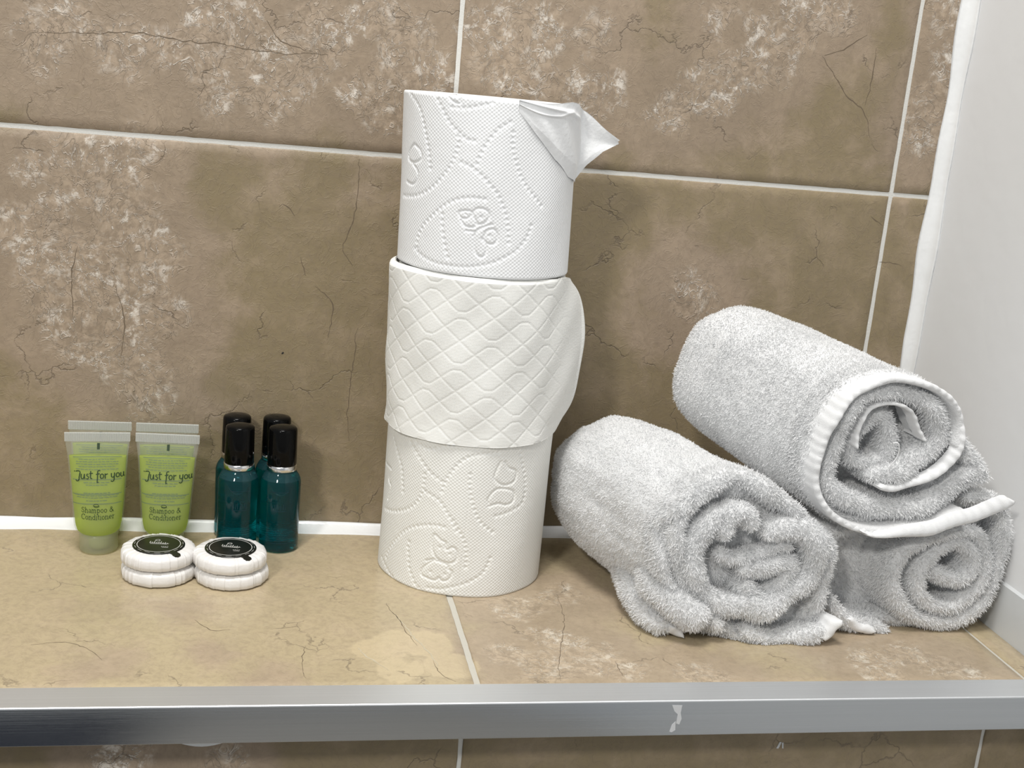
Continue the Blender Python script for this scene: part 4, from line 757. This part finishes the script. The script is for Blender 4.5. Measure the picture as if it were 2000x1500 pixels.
def make_tube(label, loc, rot, lean):
    t = thing('shampoo_tube', label, 'toiletry tube', loc, 'shampoo and conditioner tubes')
    t.rotation_euler = (0, math.radians(lean), math.radians(rot))
    link('tube_body', tube_loft(.0108, .0688, 1, close=False), M_SHELL, t)
    link('gel', tube_loft(.0125, .0600, 1, inset=.0009), M_GEL, t)
    # crimp with fine ribs
    n = 150; xs = np.linspace(-.0186, .0186, n); rib = .00022*np.sign(np.sin(np.arange(n)*2*PI/4.0+.1))
    V = []
    for sgn in (-1, 1):
        for z in (.0685, .0690, .0738, .0741):
            e = .5 if z in (.0685, .0741) else 1
            V.append(np.c_[xs*(1.0 if z > .0686 else .985), sgn*(.00075*e+rib*e*(1 if sgn < 0 else 0)), np.full(n, z)])
    order = [V[0], V[1], V[2], V[3], V[7], V[6], V[5], V[4]]
    cr = link('crimp', mesh_from(np.concatenate(order), grid_faces(8, n, cu=True), False), M_CRIMP, t)
    cap = link('cap', lathe([(.0002, .0004), (.0100, .0004), (.0110, .0012), (.0112, .0020), (.0112, .0100), (.0108, .0122), (.0085, .0128), (.0002, .0128)], 48), M_CAPC, t)
    link('nozzle', lathe([(.0002, .002), (.0055, .002), (.0058, .0040), (.0058, .0118), (.0002, .0120)], 32), clear_nozzle, cap)
    front = lambda u, v: (u, -tube_half(v)[1]*math.sqrt(max(0, 1-(u/tube_half(v)[0])**2))-.00012, v)
    backs = lambda u, v: (u, tube_half(v)[1]*math.sqrt(max(0, 1-(u/tube_half(v)[0])**2))*.2, v)
    ls, w_ = script_line(.0031); ls = [[(a-w_/2+.0012, b_+.0475+.012*(a-w_/2)*2) for a, b_ in q] for q in ls]
    link('script_print', strokes_mesh(ls, .00060, front), M_INK, t)
    k1 = .0188/typeset('Shampoo &', 1)[1]; k2 = .0188/typeset('Conditioner', 1)[1]; a1, _ = typeset('Shampoo &', k1, .0021); a2, _ = typeset('Conditioner', k2, .0021)
    ls = [[(a-.0086, b_+.0277) for a, b_ in q] for q in a1]+[[(a-.0086, b_+.0236) for a, b_ in q] for q in a2]
    ls += [arc(-.0002, .0316, .0016, .0012, 0, 180)+[(.0016, .0314)], [(-.0016, .0314), (-.0002, .0309), (.0016, .0314)]]
    link('label_print', strokes_mesh(ls, .00031, front), M_INK, t)
    # small print showing through from the back, and the registration mark at the top
    r = np.random.default_rng(5); ls = []
    for v, hw in ((.0585, .0105), (.0571, .012), (.0557, .012), (.0543, .0105), (.0527, .012), (.0451, .0075), (.0437, .0062), (.0390, .0075), (.0375, .0125), (.0363, .0115), (.0345, .006)):
        x = -hw
        while x < hw:
            l = r.uniform(.0008, .0028); ls.append([(x, v+.00015*math.sin(x*300)), (min(hw, x+l), v)]); x += l+.0004
    for v in (.0600, .0468, .0382, .0325): ls.append([(-.0138, v-.0004), (0, v+.0002), (.0138, v-.0002)])
    link('small_print', strokes_mesh(ls, .00048, lambda u, v: (u, -tube_half(v)[1]*math.sqrt(max(0, 1-(u/tube_half(v)[0])**2))*.93+.0000-.00005, v)), M_INKB, t)
    mk = [[(.0006, .0678), (.0006, .0642)]]; mk += [[(-.0045+i*.0011, .0624+.0002*(i % 3)), (-.0040+i*.0011, .0626)] for i in range(10)]
    link('fill_mark', strokes_mesh(mk[:1], .0016, front), M_INK, t); link('batch_print', strokes_mesh(mk[1:], .0004, front), M_INKB, t)
    return t
clear_nozzle = clear_mix('pale_green_nozzle', (.8, .86, .5), (.62, .68, .34), .4, .3, .4, .3)
make_tube('front shampoo tube of the left pair, yellow-green gel, clear of the soaps', (-.0940, -.0410, 0), 2, -1.0)
make_tube('front shampoo tube of the right pair, cap hidden behind the soaps', (-.0555, -.0400, 0), -1, .4)
make_tube('rear shampoo tube of the left pair, only its crimped top showing', (-.0958, -.0185, 0), -2, -.8)
make_tube('rear shampoo tube of the right pair, only its crimped top showing', (-.0573, -.0185, 0), 1, .3)

# ------------------------------------------------------------------ teal bottles
def teal():
    m, N, L, b = mat('teal_liquid_bottle'); b.inputs['Base Color'].default_value = (.02, .50, .54, 1)
    b.inputs['Transmission Weight'].default_value = 1; b.inputs['IOR'].default_value = 1.38; b.inputs['Roughness'].default_value = .03
    d = N.new('ShaderNodeBsdfDiffuse'); d.inputs[0].default_value = (.0, .13, .15, 1)
    mx = N.new('ShaderNodeMixShader'); mx.inputs[0].default_value = .14; L.new(b.outputs[0], mx.inputs[1]); L.new(d.outputs[0], mx.inputs[2])
    L.new(mx.outputs[0], N['Material Output'].inputs[0]); return m
M_TEAL = teal(); M_BLK = plain('black_gloss_cap', (.003, .003, .003), .12, 0, **{'Specular IOR Level': .12}); M_SILV = plain('silver_ring', (.78, .78, .78), .18, 1)
M_NECK = clear_mix('clear_bottle_neck', (.25, .50, .54), (.05, .16, .18), .7, .05, .2, .8)
M_TINK = plain('dark_teal_ink', (.0, .03, .045), .4)
def make_bottle(label, loc, rot):
    t = thing('toiletry_bottle', label, 'bottle', loc, 'small teal toiletry bottles with black caps'); t.rotation_euler = (0, 0, math.radians(rot))
    pr = [(.0002, .0012), (.0085, .0010), (.0100, .0004), (.0114, .0010), (.0122, .0026), (.0123, .0045), (.0121, .012), (.0121, .020), (.0123, .032), (.0123, .0445), (.0119, .0460), (.0108, .0482), (.0100, .0494), (.0002, .0496)]
    link('bottle_body', lathe(pr, 56), M_TEAL, t)
    link('shoulder', lathe([(.0118, .0466), (.0110, .0482), (.0100, .0498), (.0092, .0510), (.0088, .0522), (.0002, .0524)], 56), M_NECK, t)
    link('silver_collar', lathe([(.0002, .0520), (.0088, .0520), (.0092, .0523), (.0092, .0556), (.0088, .0558), (.0002, .0558)], 48), M_SILV, t)
    c = link('cap', lathe([(.0002, .0557), (.0086, .0557), (.0090, .0562), (.0089, .066), (.0087, .0770), (.0085, .0784), (.0078, .0792), (.0050, .0797), (.0002, .0799)], 48), M_BLK, t)
    surf = lambda u, v: (.01225*math.sin(u/.01225), -.01228*math.cos(u/.01225)-.00012, v)
    ls = []; r = np.random.default_rng(3)
    for v, hw in ((.0405, .006), (.0155, .0085), (.0142, .0075), (.0128, .008), (.0115, .0085), (.0102, .0080), (.0088, .0085), (.0072, .0095)):
        x = -hw
        while x < hw:
            l = r.uniform(.0008, .0025); ls.append([(x, v), (min(hw, x+l), v)]); x += l+.0004
    for i in range(7): ls.append([(-.0040+i*.0013, .0290), (-.0040+i*.0013+.0004*(i % 2), .0318+.0006*(i % 3))])
    ls += [[(-.0045, .0282), (.0045, .0282)]]
    link('label_print', strokes_mesh(ls, .00034, surf), M_TINK, t)
    return t
make_bottle('left front teal bottle with black cap, half hidden by the soap', (-.0128, -.0335, 0), 8)
make_bottle('right front teal bottle with black cap, base standing in view', (.0132, -.0340, 0), -4)
make_bottle('left rear teal bottle, black cap peeking over the left front one', (-.0152, -.0125, 0), 0)
make_bottle('right rear teal bottle, black cap peeking over the right front one', (.0095, -.0125, 0), 0)

# ------------------------------------------------------------------ wrapped soaps
M_WRAP = rough_white('pleated_soap_wrap', (.80, .785, .77), .28, 260, .0003, 4)
M_STK = plain('black_sticker', (.010, .011, .008), .28); M_SPR = plain('silver_grey_print', (.55, .55, .52), .4)
def soap_mesh(seed):
    r = np.random.default_rng(seed); n = 280; th = np.arange(n)*2*PI/n; H_ = .0088
    pl = np.sort(r.uniform(0, 2*PI, 34)); amp = r.uniform(.3, 1, 34)
    # pleat height: saw-tooth steps between fold angles
    pos = np.searchsorted(pl, th) % 34; nxt = pl[pos]; prv = pl[pos-1]; gap = (nxt-prv) % (2*PI); fr = ((th-prv) % (2*PI))/(gap+1e-6)
    saw = fr*amp[pos]
    facet = 1/np.cos(((th*13/(2*PI)) % 1-.5)*2*PI/13)*math.cos(PI/13)**.5
    prof = [(.02, .0001), (.70, .0001), (.93, .0004), (.985, .0012), (1.0, .0034), (.995, .0064), (.965, .0077), (.88, .0086), (.74, .0090), (.60, .0092), (.3, .0094), (.02, .0094)]
    V = []
    for j, (k_, z) in enumerate(prof):
        side = 1 if 2 <= j <= 8 else 0
        rr = .0211*k_*(1-(1-facet)*.55*(k_ > .8))+side*.00070*saw-side*.0002
        zz = z+(.00055*saw*(k_-.55)*2.2 if 7 <= j <= 9 else 0)
        V.append(np.c_[rr*np.cos(th), rr*np.sin(th), np.full(n, 1)*zz])
    return mesh_from(np.concatenate(V), grid_faces(len(prof), n, cv=True))
def make_soap(label, loc, rot, seed, sticker=True):
    t = thing('wrapped_soap', label, 'soap', loc, 'round pleat-wrapped soaps'); t.rotation_euler = (0, 0, math.radians(rot))
    o = link('pleated_wrap', soap_mesh(seed), M_WRAP, t); with_normals(o.data, 50)
    if sticker:
        st = link('sticker', lathe([(.0002, .0093), (.0148, .0090), (.0148, .0095), (.0138, .00972), (.0002, .0099)], 64), M_STK, t)
        zt = lambda u, v: (u, v, .00995-.0000*u)
        surf = lambda u, v: (u, v, .0099-.00018*min(1, math.hypot(u, v)/.0138)+.00010)
        rings = [arc(0, 0, .0122, .0122, 0, 360, 60)]
        rings += [arc(0, 0, .0136, .0136, a, a+14, 6) for a in range(0, 360, 24)]
        link('ring_print', strokes_mesh(rings[:1], .00042, surf), M_SPR, st); link('rim_print', strokes_mesh(rings[1:], .00022, surf), M_SPR, st)
        mk = [arc(-.0010, .0052, .0013, .0011, 0, 360, 14)]
        x = -.0052
        for i in range(9):
            hgt = (.0024, .0016, .0030, .0014, .0022, .0028, .0014, .0020, .0012)[i]
            mk.append([(x, .0012-.00018*i), (x+.0004, .0012+hgt-.00018*i)]); mk.append([(x, .0012-.00018*i), (x+.0011, .0014-.00018*i)]); x += .00122
        mk.append([(-.0050, .0000), (.0045, -.0010)])
        mk += [[(.0016+i*.0011, -.0042+.0003*(i % 2)), (.0023+i*.0011, -.0039)] for i in range(4)]+[[(.0020, -.0054), (.0056, -.0056)]]
        link('emblem_print', strokes_mesh(mk, .00042, surf), M_SPR, st)
        # pull tab
        pts = [(-.0026, 0), (-.0020, -.0022), (-.0024, -.0040), (-.0018, -.0056), (0, -.0062), (.0018, -.0056), (.0024, -.0040), (.0020, -.0022), (.0026, 0)]
        V = [(x, y-.0138, .0098-.00004-(abs(y)/.0062)*.0009) for x, y in pts]; V += [(x, y, z-.0006) for x, y, z in V]; n = len(pts)
        F = [tuple(range(n))]+[tuple(range(2*n-1, n-1, -1))]+[(i, n+i, n+(i+1) % n, (i+1) % n) for i in range(n)]
        me = bpy.data.meshes.new('mesh'); me.from_pydata([Matrix.Rotation(math.radians(38), 3, 'Z') @ Vector(v) for v in V], [], F)
        link('pull_tab', me, M_STK, st)
    return t
g = .0094
make_soap('lower wrapped soap of the left stack, resting on the tiles', (-.0553, -.0788, 0), 40, 1, False)
make_soap('upper wrapped soap of the left stack, black sticker with tab', (-.0558, -.0786, g), 0, 2)
make_soap('lower wrapped soap of the right stack, resting on the tiles', (-.0138, -.0822, 0), 75, 3, False)
make_soap('upper wrapped soap of the right stack, black sticker with tab', (-.0149, -.0822, g), -4, 4)
